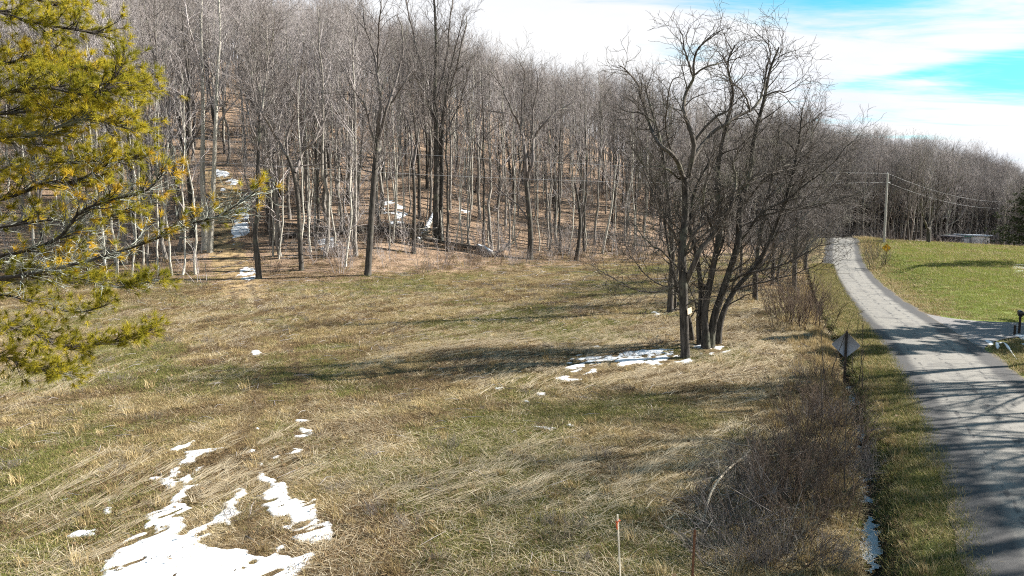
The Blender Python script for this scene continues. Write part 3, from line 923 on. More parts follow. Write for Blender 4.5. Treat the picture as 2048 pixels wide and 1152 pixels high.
hero_tree('bare_tree', 'tall pale twin trunked tree beside the muddy trail', [
    ([(410, 500), (408, 430), (405, 350), (406, 250), (405, 150), (402, 60), (405, -30)], 0.30, 0.08, 0.5),
    ([(420, 500), (425, 420), (428, 330), (432, 230), (436, 130), (440, 60), (435, -40)], 0.26, 0.06, 0.5)], [
    ([(405, 150), (390, 100), (378, 50), (375, -10)], 0.13, 0.03, 0.15),
    ([(432, 190), (455, 130), (470, 80), (480, 10)], 0.12, 0.03, 0.15),
    ([(428, 260), (450, 220), (480, 180), (510, 150)], 0.10, 0.02, 0.15),
], 'bark_pale', 'twig_far', 74, EDGE_P, spread=1.0)
hero_tree('bare_tree', 'crooked dark tree rising from a snow patch beside the trail', [
    ([(518, 558), (514, 510), (510, 470), (516, 420), (515, 360), (517, 300), (520, 230)], 0.27, 0.10, 0.5)], [
    ([(517, 300), (500, 250), (490, 200)], 0.10, 0.02, 0.15), ([(520, 240), (535, 170), (540, 110), (550, 40)], 0.10, 0.02, 0.15),
    ([(520, 230), (508, 160), (500, 90)], 0.08, 0.02, 0.15)], 'bark_dark', 'twig', 75, EDGE_P, spread=1.0)
hero_tree('bare_tree', 'dark straight tree just behind the fallen log', [
    ([(827, 509), (828, 450), (829, 400), (826, 330)], 0.24, 0.14, 1)], [
    ([(826, 340), (822, 270), (800, 210), (790, 150)], 0.11, 0.02, 0.2), ([(826, 330), (838, 270), (850, 200), (845, 130)], 0.11, 0.02, 0.2)],
    'bark_dark', 'twig', 76, EDGE_P, spread=1.0)
hero_tree('snag', 'short gnarled dead tree with a broken top at the field edge', [
    ([(1152, 523), (1158, 480), (1160, 430), (1150, 366)], 0.26, 0.12, 0.7)], [
    ([(1158, 420), (1140, 400), (1118, 392)], 0.07, 0.02, 0.3), ([(1160, 440), (1175, 410), (1180, 395)], 0.05, 0.02, 0.3)], 'bark_dark', 'twig', 77,
    dict(EDGE_P, n=[lambda L: 5, lambda L: 4, lambda L: 2, 0], len=[1.6, 0.8, 0.5, 0]), cat='dead tree')
hero_tree('bare_tree', 'thin white barked leaning tree bowing toward the open field', [
    ([(1204, 508), (1212, 470), (1222, 420), (1228, 370), (1232, 328)], 0.17, 0.06, 0.7)], [
    ([(1226, 380), (1210, 345), (1200, 330)], 0.04, 0.015, 0.2), ([(1220, 430), (1245, 420), (1260, 400)], 0.04, 0.015, 0.2)], 'bark_pale', 'twig_far', 78,
    dict(EDGE_P, n=[lambda L: 7, lambda L: 5, lambda L: 2, 0], len=[2.0, 1.0, 0.5, 0]))
hero_tree('bare_tree', 'pale sapling with low side branches at the field edge', [
    ([(690, 535), (697, 480), (703, 430), (700, 370), (706, 300), (704, 240)], 0.13, 0.03, 0.15)], [
    ([(697, 465), (715, 450), (730, 440)], 0.04, 0.012, 0.2), ([(694, 500), (680, 480), (672, 460)], 0.04, 0.012, 0.2)], 'bark_pale', 'twig_far', 79, EDGE_P)
hero_tree('bare_tree', 'lone dark bare tree with a wide fork on the far lawn', [
    ([(1857, 487), (1857, 470), (1856, 462)], 0.28, 0.22, 1)], [
    ([(1856, 464), (1848, 445), (1845, 420), (1835, 395)], 0.15, 0.03, 0.15), ([(1857, 464), (1868, 445), (1872, 420), (1873, 390)], 0.15, 0.03, 0.15),
    ([(1872, 420), (1885, 400), (1890, 380)], 0.08, 0.02, 0.15), ([(1845, 420), (1852, 395), (1850, 370)], 0.08, 0.02, 0.15)], 'bark_dark', 'twig_dark', 80, EDGE_P)
hero_tree('bare_tree', 'tall bare tree leaning right behind the utility pole', [
    ([(1793, 470), (1795, 430), (1802, 390), (1806, 360)], 0.30, 0.22, 1)], [
    ([(1806, 360), (1815, 330), (1830, 305), (1840, 290)], 0.16, 0.03, 0.1), ([(1806, 362), (1808, 330), (1806, 300), (1812, 280)], 0.14, 0.03, 0.1),
    ([(1804, 380), (1790, 350), (1785, 320)], 0.10, 0.02, 0.1)], 'bark_dark', 'twig_dark', 81, dict(EDGE_P, rmin=0.016))

# ------------------------------------------------------------------ the woods
edge_bases = [  # trunks one can pick out along the edge: px, py, kind, scale
    (215, 560, 'slim', 0), (232, 556, 'slim', 1), (262, 555, 'slim', 2), (300, 553, 'slim', 3), (320, 551, 'slim', 1), (345, 553, 'slim', 0), (362, 553, 'slim', 2),
    (391, 552, 'slim', 1), (335, 520, 'tall', 2), (285, 535, 'slim', 0), (250, 530, 'tall', 0), (180, 545, 'tall', 4), (140, 540, 'tall', 0), (90, 545, 'wide', 0),
    (505, 520, 'slim', 3), (546, 516, 'slim', 1), (556, 520, 'slim', 2), (648, 512, 'tall', 2), (622, 505, 'slim', 0), (628, 462, 'slim', 0), (668, 500, 'slim', 1),
    (712, 513, 'tall', 0), (680, 470, 'tall', 2), (778, 500, 'slim', 1), (786, 486, 'slim', 2), (795, 458, 'slim', 0), (805, 470, 'slim', 1), (858, 470, 'slim', 3),
    (896, 503, 'tall', 4), (912, 497, 'slim', 2), (924, 492, 'slim', 1), (936, 490, 'slim', 0), (943, 502, 'slim', 3), (968, 500, 'tall', 4), (978, 495, 'slim', 1),
    (985, 500, 'tall', 2), (996, 503, 'slim', 3), (1018, 500, 'slim', 3), (1035, 495, 'slim', 2), (1077, 503, 'slim', 1), (1097, 500, 'slim', 3), (1118, 503, 'tall', 4),
    (1135, 510, 'slim', 2), (1170, 500, 'slim', 1), (1190, 490, 'tall', 2), (1250, 490, 'slim', 3), (1270, 488, 'tall', 4), (1290, 485, 'slim', 1),
    (540, 470, 'tall', 3), (580, 440, 'tall', 0), (700, 440, 'tall', 1), (760, 430, 'wide', 1), (840, 440, 'tall', 3), (960, 440, 'tall', 1),
    (1020, 430, 'wide', 2), (1100, 440, 'tall', 0), (1160, 430, 'wide', 0), (1230, 440, 'tall', 3), (900, 420, 'tall', 0), (640, 420, 'wide', 1), (360, 440, 'tall', 3),
    (300, 430, 'tall', 1), (240, 440, 'wide', 2), (1880, 470, 'wide', 0), (1925, 484, 'tall', 4), (1962, 486, 'wide', 2), (2000, 484, 'wide', 1), (2030, 470, 'tall', 3),
    (1700, 468, 'tall', 3), (1725, 470, 'tall', 0), (1745, 468, 'tall', 4), (1830, 472, 'tall', 2), (1815, 474, 'tall', 4), (1905, 470, 'tall', 2),
]
KIND_TXT = {
    'tall': ('bare_tree', 'tall straight bare tree on the leaf covered hillside', 'tall bare trees of the hillside woods'),
    'slim': ('slim_tree', 'slender sapling with a thin straight trunk among the hillside woods', 'slender saplings of the hillside woods'),
    'wide': ('broad_tree', 'broad crowned bare tree branching low in the hillside woods', 'broad crowned trees of the hillside woods'),
}
FAR_TXT = {
    'tall': ('bare_tree', 'tall bare tree in the dark woods beyond the lawn', 'tall bare trees beyond the lawn'),
    'slim': ('slim_tree', 'slender bare tree in the dark woods beyond the lawn', 'slender trees beyond the lawn'),
    'wide': ('broad_tree', 'broad crowned bare tree in the dark woods beyond the lawn', 'broad crowned trees beyond the lawn'),
}
rt = random.Random(5)
def woods_tree(kind, vi, p, sc=None):
    meshes, H, bk = VAR[kind][vi % len(VAR[kind])]
    beyond = road_d(p[0], p[1]) > 0 or (p[1] > 118 and p[0] > 40)
    nm, lab, grp = (FAR_TXT if beyond else KIND_TXT)[kind]
    if not beyond:
        px = 1024 + F_PX * p[0] / p[1]
        tx = np.interp(p[1], TRAIL[:, 1], TRAIL[:, 0])
        t = float(hill_t(p[0], p[1]))
        band = 'at the slope foot' if t < 5 else ('on the lower slope' if t < 16 else ('midway up the slope' if t < 32 else 'high on the slope'))
        side = ('on the pine side of the trail' if p[0] < tx else 'between trail and brush pile' if px < 815 else 'right of the brush pile' if px < 1050
                else 'behind the V forked tree' if px < 1210 else 'beyond the roadside thicket')
        what = {'tall': 'tall straight bare tree', 'wide': 'broad crowned low branching tree'}.get(kind) or ('slender pale sapling' if bk == 'bark_pale' else 'slender grey sapling')
        lab = '%s %s %s' % (what, band, side)
    if False:
        lab = lab.replace('slender sapling', 'slender pale sapling' if bk == 'bark_pale' else 'slender grey sapling')
    place_tree(nm, meshes, (p[0], p[1], p[2] - 0.1), lab, grp, rt.uniform(0, 6.28), max(0.4, fit_scale(p[0], p[1], p[2], H, sc or rt.uniform(0.85, 1.12))))

SKYLINE = np.array([(-400, -160), (0, -80), (480, -30), (560, 8), (640, 20), (700, 10), (760, 60), (830, 70), (900, 80), (950, 108), (1000, 134), (1060, 142), (1130, 165), (1250, 165), (1330, 182),
                    (1450, 205), (1600, 246), (1690, 285), (1740, 292), (1765, 306), (1850, 314), (1950, 336), (2048, 366), (2500, 390)], float)
def fit_scale(x, y, z, H, sc):
    """the crowns end at the tree tops' line that runs down the ridge"""
    px = 1024 + F_PX * x / y
    top = np.interp(px, SKYLINE[:, 0], SKYLINE[:, 1]) + rt.uniform(-16, 24) + 60 * (float(fbm(px * 0.018, y * 0.03, 3, 55)) - 0.5)
    zt = at(px, top, y)[2]
    return min(sc, (zt - z) / H)

taken = []
for px, py, kind, vi in edge_bases:
    p = on_ground(px, py)
    taken.append(p[:2])
    woods_tree(kind, vi, p)

# random remainder of the woods, nearest ones as trees, the far ones as one mass
cand = []
rf = np.random.default_rng(99)
N = 5200
xs = np.concatenate([rf.uniform(-150, 190, N), rf.uniform(40, 150, 2600)]); yy = np.concatenate([rf.uniform(58, 235, N), rf.uniform(118, 190, 2600)])
for x, y in zip(xs, yy):
    t = float(hill_t(x, y)); d = float(road_d(x, y))
    left_ok = d < -5.5 and t > 1.5 and not (x > 30 and t < 0)
    right_ok = d > 4 and y > 108 + max(0, (x - 60)) * 0.16
    far_ok = y > 122 and abs(d) > 4
    if not (left_ok or right_ok or far_ok):
        continue
    if y < 94 and float(trail_dist(np.array(x), np.array(y))) < 3.0:
        continue
    if abs(x / y) > 0.86:
        continue
    if d < 0 and 58 < y < 110 and x < 10:
        zc_ = CP * y - SP * (float(ground_z(x, y)) - CAM_H); zz_ = SP * y + CP * (float(ground_z(x, y)) - CAM_H)
        py_ = 576 - F_PX * zz_ / zc_; px_ = 1024 + F_PX * x / zc_
        if py_ > 455 and 775 < px_ < 1005:
            continue
        if py_ > 330 and px_ < 700 and abs(px_ - np.interp(py_, TRAIL_PY, TRAIL_PX)) < 34:
            continue
    if taken and min((x - a) ** 2 + (y - b) ** 2 for a, b in taken[-400:]) < (2.9 if y < 120 else 1.8 if x > 45 else 3.6) ** 2:
        continue
    if 1885 < 1024 + F_PX * x / y < 2005 and y < 127 and d > 0:
        continue
    taken.append((x, y))
    cand.append((x, y, float(ground_z(x, y))))
cand.sort(key=lambda c: c[1])
near = [c for c in cand if abs(c[0] / c[1]) < 0.78][:225]
near_set = set(near)
for c in near:
    r = rt.random()
    kind = 'slim' if r < 0.42 else ('tall' if r < 0.78 else 'wide')
    woods_tree(kind, rt.randrange(9), np.array(c))


def scatter(name, pts, rotz, scl, idx, sources, label, cat, tilt=None):
    """one object whose points carry copies of the source meshes (for what nobody would count)"""
    coll = bpy.data.collections.new(name + '_sources')
    for i, me in enumerate(sources):
        so = bpy.data.objects.new('%s_source_%03d' % (name, i), me)
        coll.objects.link(so)
    pts = np.asarray(pts, np.float32)
    me = bpy.data.meshes.new(name)
    me.vertices.add(len(pts)); me.vertices.foreach_set('co', pts.ravel())
    rot = np.zeros((len(pts), 3), np.float32); rot[:, 2] = rotz
    if tilt is not None:
        rot[:, :2] = tilt
    a = me.attributes.new('rot', 'FLOAT_VECTOR', 'POINT'); a.data.foreach_set('vector', rot.ravel())
    a = me.attributes.new('scl', 'FLOAT', 'POINT'); a.data.foreach_set('value', np.asarray(scl, np.float32))
    a = me.attributes.new('idx', 'INT', 'POINT'); a.data.foreach_set('value', np.asarray(idx, np.int32))
    me.update()
    o = obj(name, me)
    tag(o, label, cat, kind='stuff')
    ng = bpy.data.node_groups.new(name + '_scatter', 'GeometryNodeTree')
    ng.interface.new_socket('Geometry', in_out='INPUT', socket_type='NodeSocketGeometry')
    ng.interface.new_socket('Geometry', in_out='OUTPUT', socket_type='NodeSocketGeometry')
    gi = ng.nodes.new('NodeGroupInput'); go = ng.nodes.new('NodeGroupOutput')
    ci = ng.nodes.new('GeometryNodeCollectionInfo')
    ci.inputs['Collection'].default_value = coll
    ci.inputs['Separate Children'].default_value = True
    ci.inputs['Reset Children'].default_value = True
    ip = ng.nodes.new('GeometryNodeInstanceOnPoints')
    ip.inputs['Pick Instance'].default_value = True
    def named(k, dt):
        nd = ng.nodes.new('GeometryNodeInputNamedAttribute'); nd.data_type = dt
        nd.inputs['Name'].default_value = k
        return nd.outputs['Attribute']
    e2r = ng.nodes.new('FunctionNodeEulerToRotation')
    ng.links.new(named('rot', 'FLOAT_VECTOR'), e2r.inputs[0])
    ng.links.new(gi.outputs[0], ip.inputs['Points'])
    ng.links.new(ci.outputs[0], ip.inputs['Instance'])
    ng.links.new(named('idx', 'INT'), ip.inputs['Instance Index'])
    ng.links.new(e2r.outputs[0], ip.inputs['Rotation'])
    ng.links.new(named('scl', 'FLOAT'), ip.inputs['Scale'])
    ng.links.new(ip.outputs[0], go.inputs[0])
    md = o.modifiers.new('scatter', 'NODES'); md.node_group = ng
    return o


def joined(meshes, name):
    """trunk and crown meshes in one, for the far mass"""
    Vs, Qs, mi, off = [], [], [], 0
    for k, me in enumerate(meshes):
        v = np.empty(len(me.vertices) * 3, np.float32); me.vertices.foreach_get('co', v)
        l = np.empty(len(me.loops), np.int32); me.loops.foreach_get('vertex_index', l)
        Vs.append(v.reshape(-1, 3)); Qs.append(l.reshape(-1, 4) + off); off += len(me.vertices)
        mi.append(np.full(len(me.polygons), k, np.int32))
    me = mesh_np(name, np.concatenate(Vs), np.concatenate(Qs), None, smooth_sh=True)
    for m_ in meshes:
        me.materials.append(m_.materials[0])
    me.polygons.foreach_set('material_index', np.concatenate(mi))
    return me

far_src = [joined(m_, 'far_tree_mesh') for k in ('tall', 'slim', 'wide') for (m_, H, bk) in VAR[k]]
wts = np.array([1.2] * 5 + [1.0] * 4 + [0.8] * 3); wts /= wts.sum()
far_H = [H for k in ('tall', 'slim', 'wide') for (m_, H, bk) in VAR[k]]
rest, r_idx, r_sc = [], [], []
for c in cand:
    if c in near_set:
        continue
    i = int(rf.choice(len(far_src), p=wts)) if not (c[0] > 40 and c[1] > 108) else int(rf.choice([3, 4, 9, 11, 0, 2, 10]))
    sc = fit_scale(c[0], c[1], c[2], far_H[i], rf.uniform(0.8, 1.1))
    if sc > 0.36:
        rest.append(c); r_idx.append(i); r_sc.append(sc)
nr = len(rest)
scatter('far_woods', [(c[0], c[1], c[2] - 0.2) for c in rest], rf.uniform(0, 6.28, nr), r_sc, r_idx, far_src,
        'dense mass of leafless woods filling the upper hillside', 'woods')

# ------------------------------------------------------------------ undergrowth and thickets
def shrub_mesh(name, seed, stems, H, spread, mat, rmin=0.005, side=6, r=0.012, tilt=0.55):
    rng = np.random.default_rng(seed)
    g = Grow(rng)
    Pm = dict(max=2, n=[0, side, 3, 0], ang=[0, 38, 40, 0], up=[0, 0.25, 0.15, 0], len=[0, H * 0.34, H * 0.16, 0], taper=[0, 0.3, 0.2, 0],
              thick=[0, 0.012, 0.012, 0], rmin=rmin, seg=[0, 6, 4, 3], wig=[0, 0.10, 0.16, 0.2], trop=[0, 0.0, 0.0, 0], sides=[4, 4, 3, 3], t0=[0, 0.25, 0.2, 0])
    for i in range(stems):
        a = rng.uniform(0, 6.28); rr = spread * math.sqrt(rng.uniform(0, 1)) * 0.5
        ti = rng.uniform(0, tilt)
        d = unit(np.array([math.cos(a) * ti, math.sin(a) * ti, 1.0]))
        g.branch(np.array([math.cos(a) * rr, math.sin(a) * rr, -0.05]), d, H * rng.uniform(0.55, 1.1), r * rng.uniform(0.6, 1.2), Pm, 1)
    return g.crown.mesh(name, M[mat])

brush_red = [shrub_mesh('bramble_%d' % i, 200 + i, 26, 1.7, 1.1, 'twig_red', 0.0045) for i in range(3)]
brush_low = [shrub_mesh('low_brush_%d' % i, 230 + i, 34, 1.0, 1.5, m_, 0.0042, 6, 0.009, 1.6) for i, m_ in enumerate(('twig', 'twig_red', 'twig_dark', 'twig'))]
brush_dark = [shrub_mesh('brush_%d' % i, 210 + i, 24, 1.9, 1.2, 'twig_dark', 0.005) for i in range(3)]
brush_far = [shrub_mesh('undergrowth_%d' % i, 220 + i, 16, 1.6, 1.6, m_, 0.010, 5, 0.014) for i, m_ in enumerate(('twig_red', 'twig', 'twig_far', 'twig_red'))]

brush_far += [shrub_mesh('whips_%d' % i, 226 + i, 5, 4.2, 1.6, m_, 0.011, 8, 0.022, 0.4) for i, m_ in enumerate(('twig', 'twig_far'))]
# low brush through the woods
ux, uy, us_ = [], [], []
ru = np.random.default_rng(17)
for _ in range(9500):
    x = ru.uniform(-120, 130); y = ru.uniform(56, 150)
    if abs(x / y) > 0.8: continue
    t = float(hill_t(x, y)); d = float(road_d(x, y))
    if float(trail_dist(np.array(x), np.array(y))) < 2.0: continue
    dens = 0.0
    if d < -5: dens = float(smooth(-8, 3, t)) * (0.35 + 0.6 * float(fbm(x * 0.08, y * 0.08, 3, 44) > 0.5))
    elif d > 4 and y > 112: dens = 1.0
    if ru.uniform() < dens:
        ux.append(x); uy.append(y)
ux = np.array(ux); uy = np.array(uy)
scatter('undergrowth', np.stack([ux, uy, ground_z(ux, uy)], 1), ru.uniform(0, 6.28, len(ux)), ru.uniform(0.5, 1.15, len(ux)) * (1 + 0.9 * (road_d(ux, uy) > 0) * (uy > 132)), ru.integers(0, 6, len(ux)), brush_far,
        'thin brown undergrowth between the trunks of the woods', 'undergrowth')

def shrub(name, me, p, label, group=None, sc=1.0, rz=0.0, cat='shrub', zs=1.0):
    t = obj(name, me, None, (float(p[0]), float(p[1]), float(p[2]) - 0.02))
    t.scale = (sc, sc, sc * zs); t.rotation_euler = (0, 0, rz)
    return tag(t, label, cat, group)

rb = random.Random(31)
# brambles along the ditch bank
for px, py, sc, k in [(1640, 800, 1.1, 0), (1600, 840, 1.0, 1), (1670, 850, 1.1, 2), (1625, 890, 1.1, 0), (1580, 900, 0.9, 1), (1660, 930, 1.1, 2), (1600, 960, 1.0, 0),
                      (1560, 1000, 0.9, 1), (1640, 1000, 1.0, 2), (1690, 800, 0.9, 1), (1650, 760, 0.9, 0), (1700, 900, 0.9, 1), (1610, 1060, 0.8, 2), (1680, 1040, 0.8, 1), (1540, 930, 0.8, 0), (1500, 960, 0.7, 2)]:
    p = on_ground(px, py)
    shrub('bramble', brush_red[k], p, 'reddish brown bramble thicket on the bank of the roadside ditch', 'brambles along the ditch', sc * 0.9, rb.uniform(0, 6.28), zs=rb.uniform(0.6, 0.95))
for px, py, sc, k in [(1570, 655, 1.3, 0), (1600, 650, 1.4, 1), (1630, 665, 1.2, 2), (1560, 630, 1.4, 0), (1590, 625, 1.5, 1), (1615, 640, 1.3, 2), (1640, 640, 1.1, 0), (1605, 600, 1.4, 1)]:
    p = on_ground(px, py)
    shrub('bramble', brush_red[k], p, 'mauve brown bramble thicket under the roadside trees', 'brambles under the roadside trees', sc * 1.15, rb.uniform(0, 6.28))
for px, py, sc, k in [(1470, 600, 1.2, 0), (1500, 580, 1.4, 1), (1540, 560, 1.5, 2), (1570, 545, 1.6, 0), (1600, 520, 1.6, 1), (1620, 505, 1.7, 2), (1300, 520, 1.6, 0), (1340, 510, 1.7, 1), (1390, 505, 1.8, 2),
                      (1440, 500, 1.8, 0), (1480, 510, 1.7, 1), (1520, 500, 1.8, 2), (1560, 500, 1.8, 0), (1270, 505, 1.6, 1), (1230, 500, 1.6, 2), (1635, 490, 1.9, 1)]:
    p = on_ground(px, py)
    shrub('brush_shrub', brush_dark[k], p, 'tangled dark brush between the field and the bend of the road', 'brush behind the roadside trees', sc * 1.25, rb.uniform(0, 6.28))
p = on_ground(1752, 540)
shrub('bush', brush_dark[1], p, 'dark leafless bush on the road bank beside the yellow sign', None, 1.5, 0.4)
shrub('bush', brush_dark[2], on_ground(1744, 522), 'small leafless bush on the road bank behind the sign bush', None, 1.3, 1.4)
rlow = random.Random(8)
for k in range(64):
    px = rlow.uniform(1430, 1735); py = rlow.uniform(745, 1130)
    if px < 1560 and py < 900: continue
    p = on_ground(px, py)
    if road_d(p[0], p[1]) > -4.3: continue
    kk = k % 4
    shrub('low_brush', brush_low[kk], p, ('grey brown', 'reddish', 'dark', 'greyish')[kk] + ' sprawl of low tangled brush on the field side of the ditch', 'low tangled brush by the ditch', rlow.uniform(0.6, 1.05), rlow.uniform(0, 6.28))
# tall dead stalks by the near sign
for px, py, h in [(1652, 800, 3.6), (1712, 790, 3.0), (1700, 770, 2.6), (1660, 760, 3.0), (1690, 1000, 2.4), (1640, 880, 2.2), (1725, 800, 2.0)]:
    rng = np.random.default_rng(px)
    g = Grow(rng)
    Pm = dict(max=2, n=[0, 7, 2, 0], ang=[0, 35, 40, 0], up=[0, 0.2, 0.1, 0], len=[0, h * 0.25, 0.25, 0], taper=[0, 0.3, 0.2, 0], thick=[0, 0.012, 0.012, 0], rmin=0.0055,
              seg=[0, 7, 4, 3], wig=[0, 0.06, 0.15, 0.2], trop=[0, 0.02, 0.02, 0], sides=[4, 5, 4, 3], t0=[0, 0.3, 0.2, 0])
    g.branch(np.zeros(3), unit(np.array([rng.normal(0, 0.1), rng.normal(0, 0.1), 1])), h, 0.018, Pm, 1)
    s_ = shrub('dead_stalk', g.crown.mesh('dead_stalk', M['twig_dark']), on_ground(px, py), 'tall bare weed stalk standing beside the ditch', 'bare stalks beside the ditch', cat='stalk')


# ------------------------------------------------------------------ pine beside the camera
def needle_tufts(centers, dirs, rng, n=44, ln=0.125, wd=0.0032, cval=None):
    """fans of needles, one thin triangle each"""
    C = np.repeat(centers, n, 0); Dm = np.repeat(dirs, n, 0)
    m = len(C)
    rnd = rng.normal(0, 1, (m, 3)); rnd /= np.linalg.norm(rnd, axis=1, keepdims=True)
    v = Dm * rng.uniform(0.35, 1.0, (m, 1)) + rnd * 0.55
    v /= np.linalg.norm(v, axis=1, keepdims=True)
    L = ln * rng.uniform(0.65, 1.15, (m, 1))
    side = np.cross(v, rng.normal(0, 1, (m, 3))); side /= np.linalg.norm(side, axis=1, keepdims=True)
    st = C - Dm * rng.uniform(0, 0.06, (m, 1))
    a = st - side * wd; b = st + side * wd; c = st + v * L
    c[:, 2] -= 0.012 * rng.uniform(0, 1, m)
    V = np.stack([a, b, c], 1).reshape(-1, 3)
    Fc = np.arange(m * 3).reshape(-1, 3)
    cv = rng.uniform(0, 1, len(centers)) if cval is None else cval
    col = np.repeat(np.clip(np.repeat(cv, n) * 0.6 + rng.uniform(0, 0.4, m), 0, 1), 3)
    return V, Fc, col


def pine_bough(parent, pl, Y, r0, seed, side_len, n_side, tuft_dens, lift=0.0, bare=0.0, t0=0.05, orange=0.0, depth=0.0, droop=0.0, end_bare=False):
    rng = np.random.default_rng(seed)
    w = np.array([at(p[0], p[1], Y + depth * i) for i, p in enumerate(pl)])
    pts = resample(w, 5 * len(pl))
    org = np.array(parent.location)
    wood = Tubes(); lich = Tubes()
    rad = np.linspace(r0 * 0.62, 0.007, len(pts))
    wood.add(pts, rad, 7)
    cen, dr = [], []
    L = len(pts) - 1
    for i in range(n_side):
        t = t0 + (1 - t0) * (i + rng.uniform(0, 1)) / n_side
        j = min(int(t * L), L - 1); f = t * L - j
        p = pts[j] * (1 - f) + pts[j + 1] * f
        d = unit(pts[j + 1] - pts[j])
        sgn = rng.choice([-1, 1])
        sd_ = unit(np.cross(d, [0, 0, 1.0])) * sgn
        dirn = unit(d * rng.uniform(0.5, 1.0) + sd_ * rng.uniform(0.3, 0.9) + np.array([0, 0, rng.normal(lift * 0.6, 0.09)]))
        ln = side_len * rng.uniform(0.55, 1.2) * (1 - 0.45 * t)
        k = 4
        q_ = [p]; dd = dirn.copy()
        for s in range(k):
            dd = unit(dd + rng.normal(0, 0.16, 3) + np.array([0, 0, 0.02 - droop]))
            q_.append(q_[-1] + dd * ln / k)
        is_bare = rng.uniform() < bare
        (lich if is_bare else wood).add(q_, np.linspace(0.010, 0.003, k + 1), 4)
        q_ = np.array(q_)
        nt_ = max(3, int(ln * 9))
        for s in range(nt_):
            tt = rng.uniform(0.25, 1.0) if s else 1.0
            jj = min(int(tt * k), k - 1); ff = tt * k - jj
            pp = q_[jj] * (1 - ff) + q_[jj + 1] * ff
            d2 = unit(unit(q_[jj + 1] - q_[jj]) + rng.normal(0, 0.45, 3) + np.array([0, 0, 0.25]))
            l2 = rng.uniform(0.10, 0.26)
            e = pp + d2 * l2
            (lich if is_bare else wood).add([pp, (pp + e) / 2 + rng.normal(0, 0.015, 3), e], [0.004, 0.003, 0.002], 3)
            if is_bare:
                for _k in range(2):
                    d3 = unit(d2 + rng.normal(0, 0.7, 3))
                    lich.add([e, e + d3 * 0.07, e + d3 * 0.13 + rng.normal(0, 0.03, 3)], [0.0035, 0.003, 0.002], 3)
            if is_bare and rng.uniform() < 0.93:
                continue
            for m_ in range(tuft_dens):
                cen.append(e - d2 * l2 * rng.uniform(0, 0.6) * (m_ > 0)); dr.append(d2)
    b = obj('bough', wood.mesh('pine_bough', M['pine_bark'], org), parent)
    if lich.b:
        obj('dead_twigs', lich.mesh('pine_dead_twigs', M['lichen_twig'], org), b)['kind'] = 'stuff'
    if cen:
        cen = np.array(cen); dr = np.array(dr)
        pick = rng.uniform(0, 1, len(cen)) < orange
        for sel, mt in ((~pick, 'needles'), (pick, 'needles_orange')):
            if sel.sum():
                V, Fc, colr = needle_tufts(cen[sel], dr[sel], rng)
                obj('needles', mesh_np('pine_needles', V - org, Fc, M[mt], {'c': colr}), b)
    return b


PINE_Y = 10.0
pine_base = np.array([-9.6, 9.6, float(ground_z(-9.6, 9.6))])
pine = thing('pine_tree', 'yellow green pine reaching in boughs with lichen covered dead twigs', 'tree', pine_base)
tr = Tubes()
tr.add([pine_base + np.array([0.05 * math.sin(k), 0.04 * k, -0.3 + k * 1.35]) for k in range(10)], np.linspace(0.24, 0.05, 10), 12)
obj('trunk', tr.mesh('pine_trunk', M['pine_bark'], pine_base), pine)
S = [-420, -300]
boughs = [
    # polyline, Y, r0, side length, number of sides, tufts, lift, bare, orange
    ([(-330, -60), (-120, 0), (0, 25), (90, 50), (190, 66)], 10.2, 0.04, 0.75, 46, 3, 0.05, 0.0, 0.0),
    ([(-330, -130), (-120, -60), (0, -25), (80, 0), (140, 20)], 10.8, 0.04, 0.7, 30, 3, 0.05, 0.0, 0.0),
    ([(-330, 150), (-120, 190), (0, 185), (90, 175), (180, 190), (240, 150)], 9.6, 0.05, 0.9, 62, 3, 0.12, 0.0, 0.0),
    ([(-330, 90), (-120, 140), (0, 130), (70, 115), (130, 130), (190, 140)], 10.8, 0.045, 0.8, 50, 3, 0.1, 0.0, 0.0),
    ([(-330, 260), (-120, 285), (0, 276), (90, 262), (170, 240), (245, 252)], 9.8, 0.05, 0.9, 64, 3, 0.15, 0.03, 0.0),
    ([(-330, 210), (-120, 230), (0, 228), (100, 215), (200, 185), (290, 175)], 10.6, 0.045, 0.75, 60, 3, 0.12, 0.02, 0.0),
    ([(-330, 330), (-120, 345), (0, 340), (110, 325), (200, 322), (285, 316)], 10.4, 0.04, 0.65, 50, 3, 0.1, 0.10, 0.03),
    ([(-330, 420), (-120, 420), (0, 400), (80, 370), (150, 362), (215, 330)], 10.0, 0.045, 0.85, 46, 2, 0.12, 0.30, 0.25),
    ([(-330, 500), (-130, 520), (0, 512), (110, 480), (160, 425), (215, 402), (290, 382), (325, 350)], 9.6, 0.055, 0.8, 56, 2, 0.12, 0.62, 0.45),
    ([(-330, 470), (-130, 470), (0, 455), (100, 440), (190, 440), (250, 420)], 10.6, 0.04, 0.85, 44, 2, 0.1, 0.40, 0.20),
    ([(-330, 545), (-130, 562), (0, 556), (70, 545), (190, 518), (300, 482), (380, 448), (440, 430), (510, 385)], 9.3, 0.055, 0.62, 58, 2, 0.15, 0.66, 0.7),
    ([(-330, 600), (-130, 590), (0, 560), (90, 548), (170, 560), (240, 575), (310, 560)], 10.3, 0.035, 0.42, 60, 3, 0.05, 0.06, 0.0),
    ([(-330, 560), (-130, 590), (0, 590), (70, 606), (150, 625), (215, 610)], 10.8, 0.03, 0.40, 36, 2, 0.05, 0.10, 0.0),
    ([(-330, 640), (-130, 650), (0, 652), (70, 668), (130, 692), (220, 685), (300, 660)], 9.7, 0.035, 0.46, 60, 3, 0.0, 0.0, 0.0),
    ([(-330, 700), (-130, 705), (0, 712), (40, 728), (90, 740), (130, 748)], 10.2, 0.03, 0.36, 40, 3, 0.0, 0.0, 0.0),
    ([(-330, 480), (-130, 500), (0, 525), (60, 535), (120, 520), (170, 500)], 10.9, 0.03, 0.7, 34, 1, 0.1, 0.80, 0.2),
]
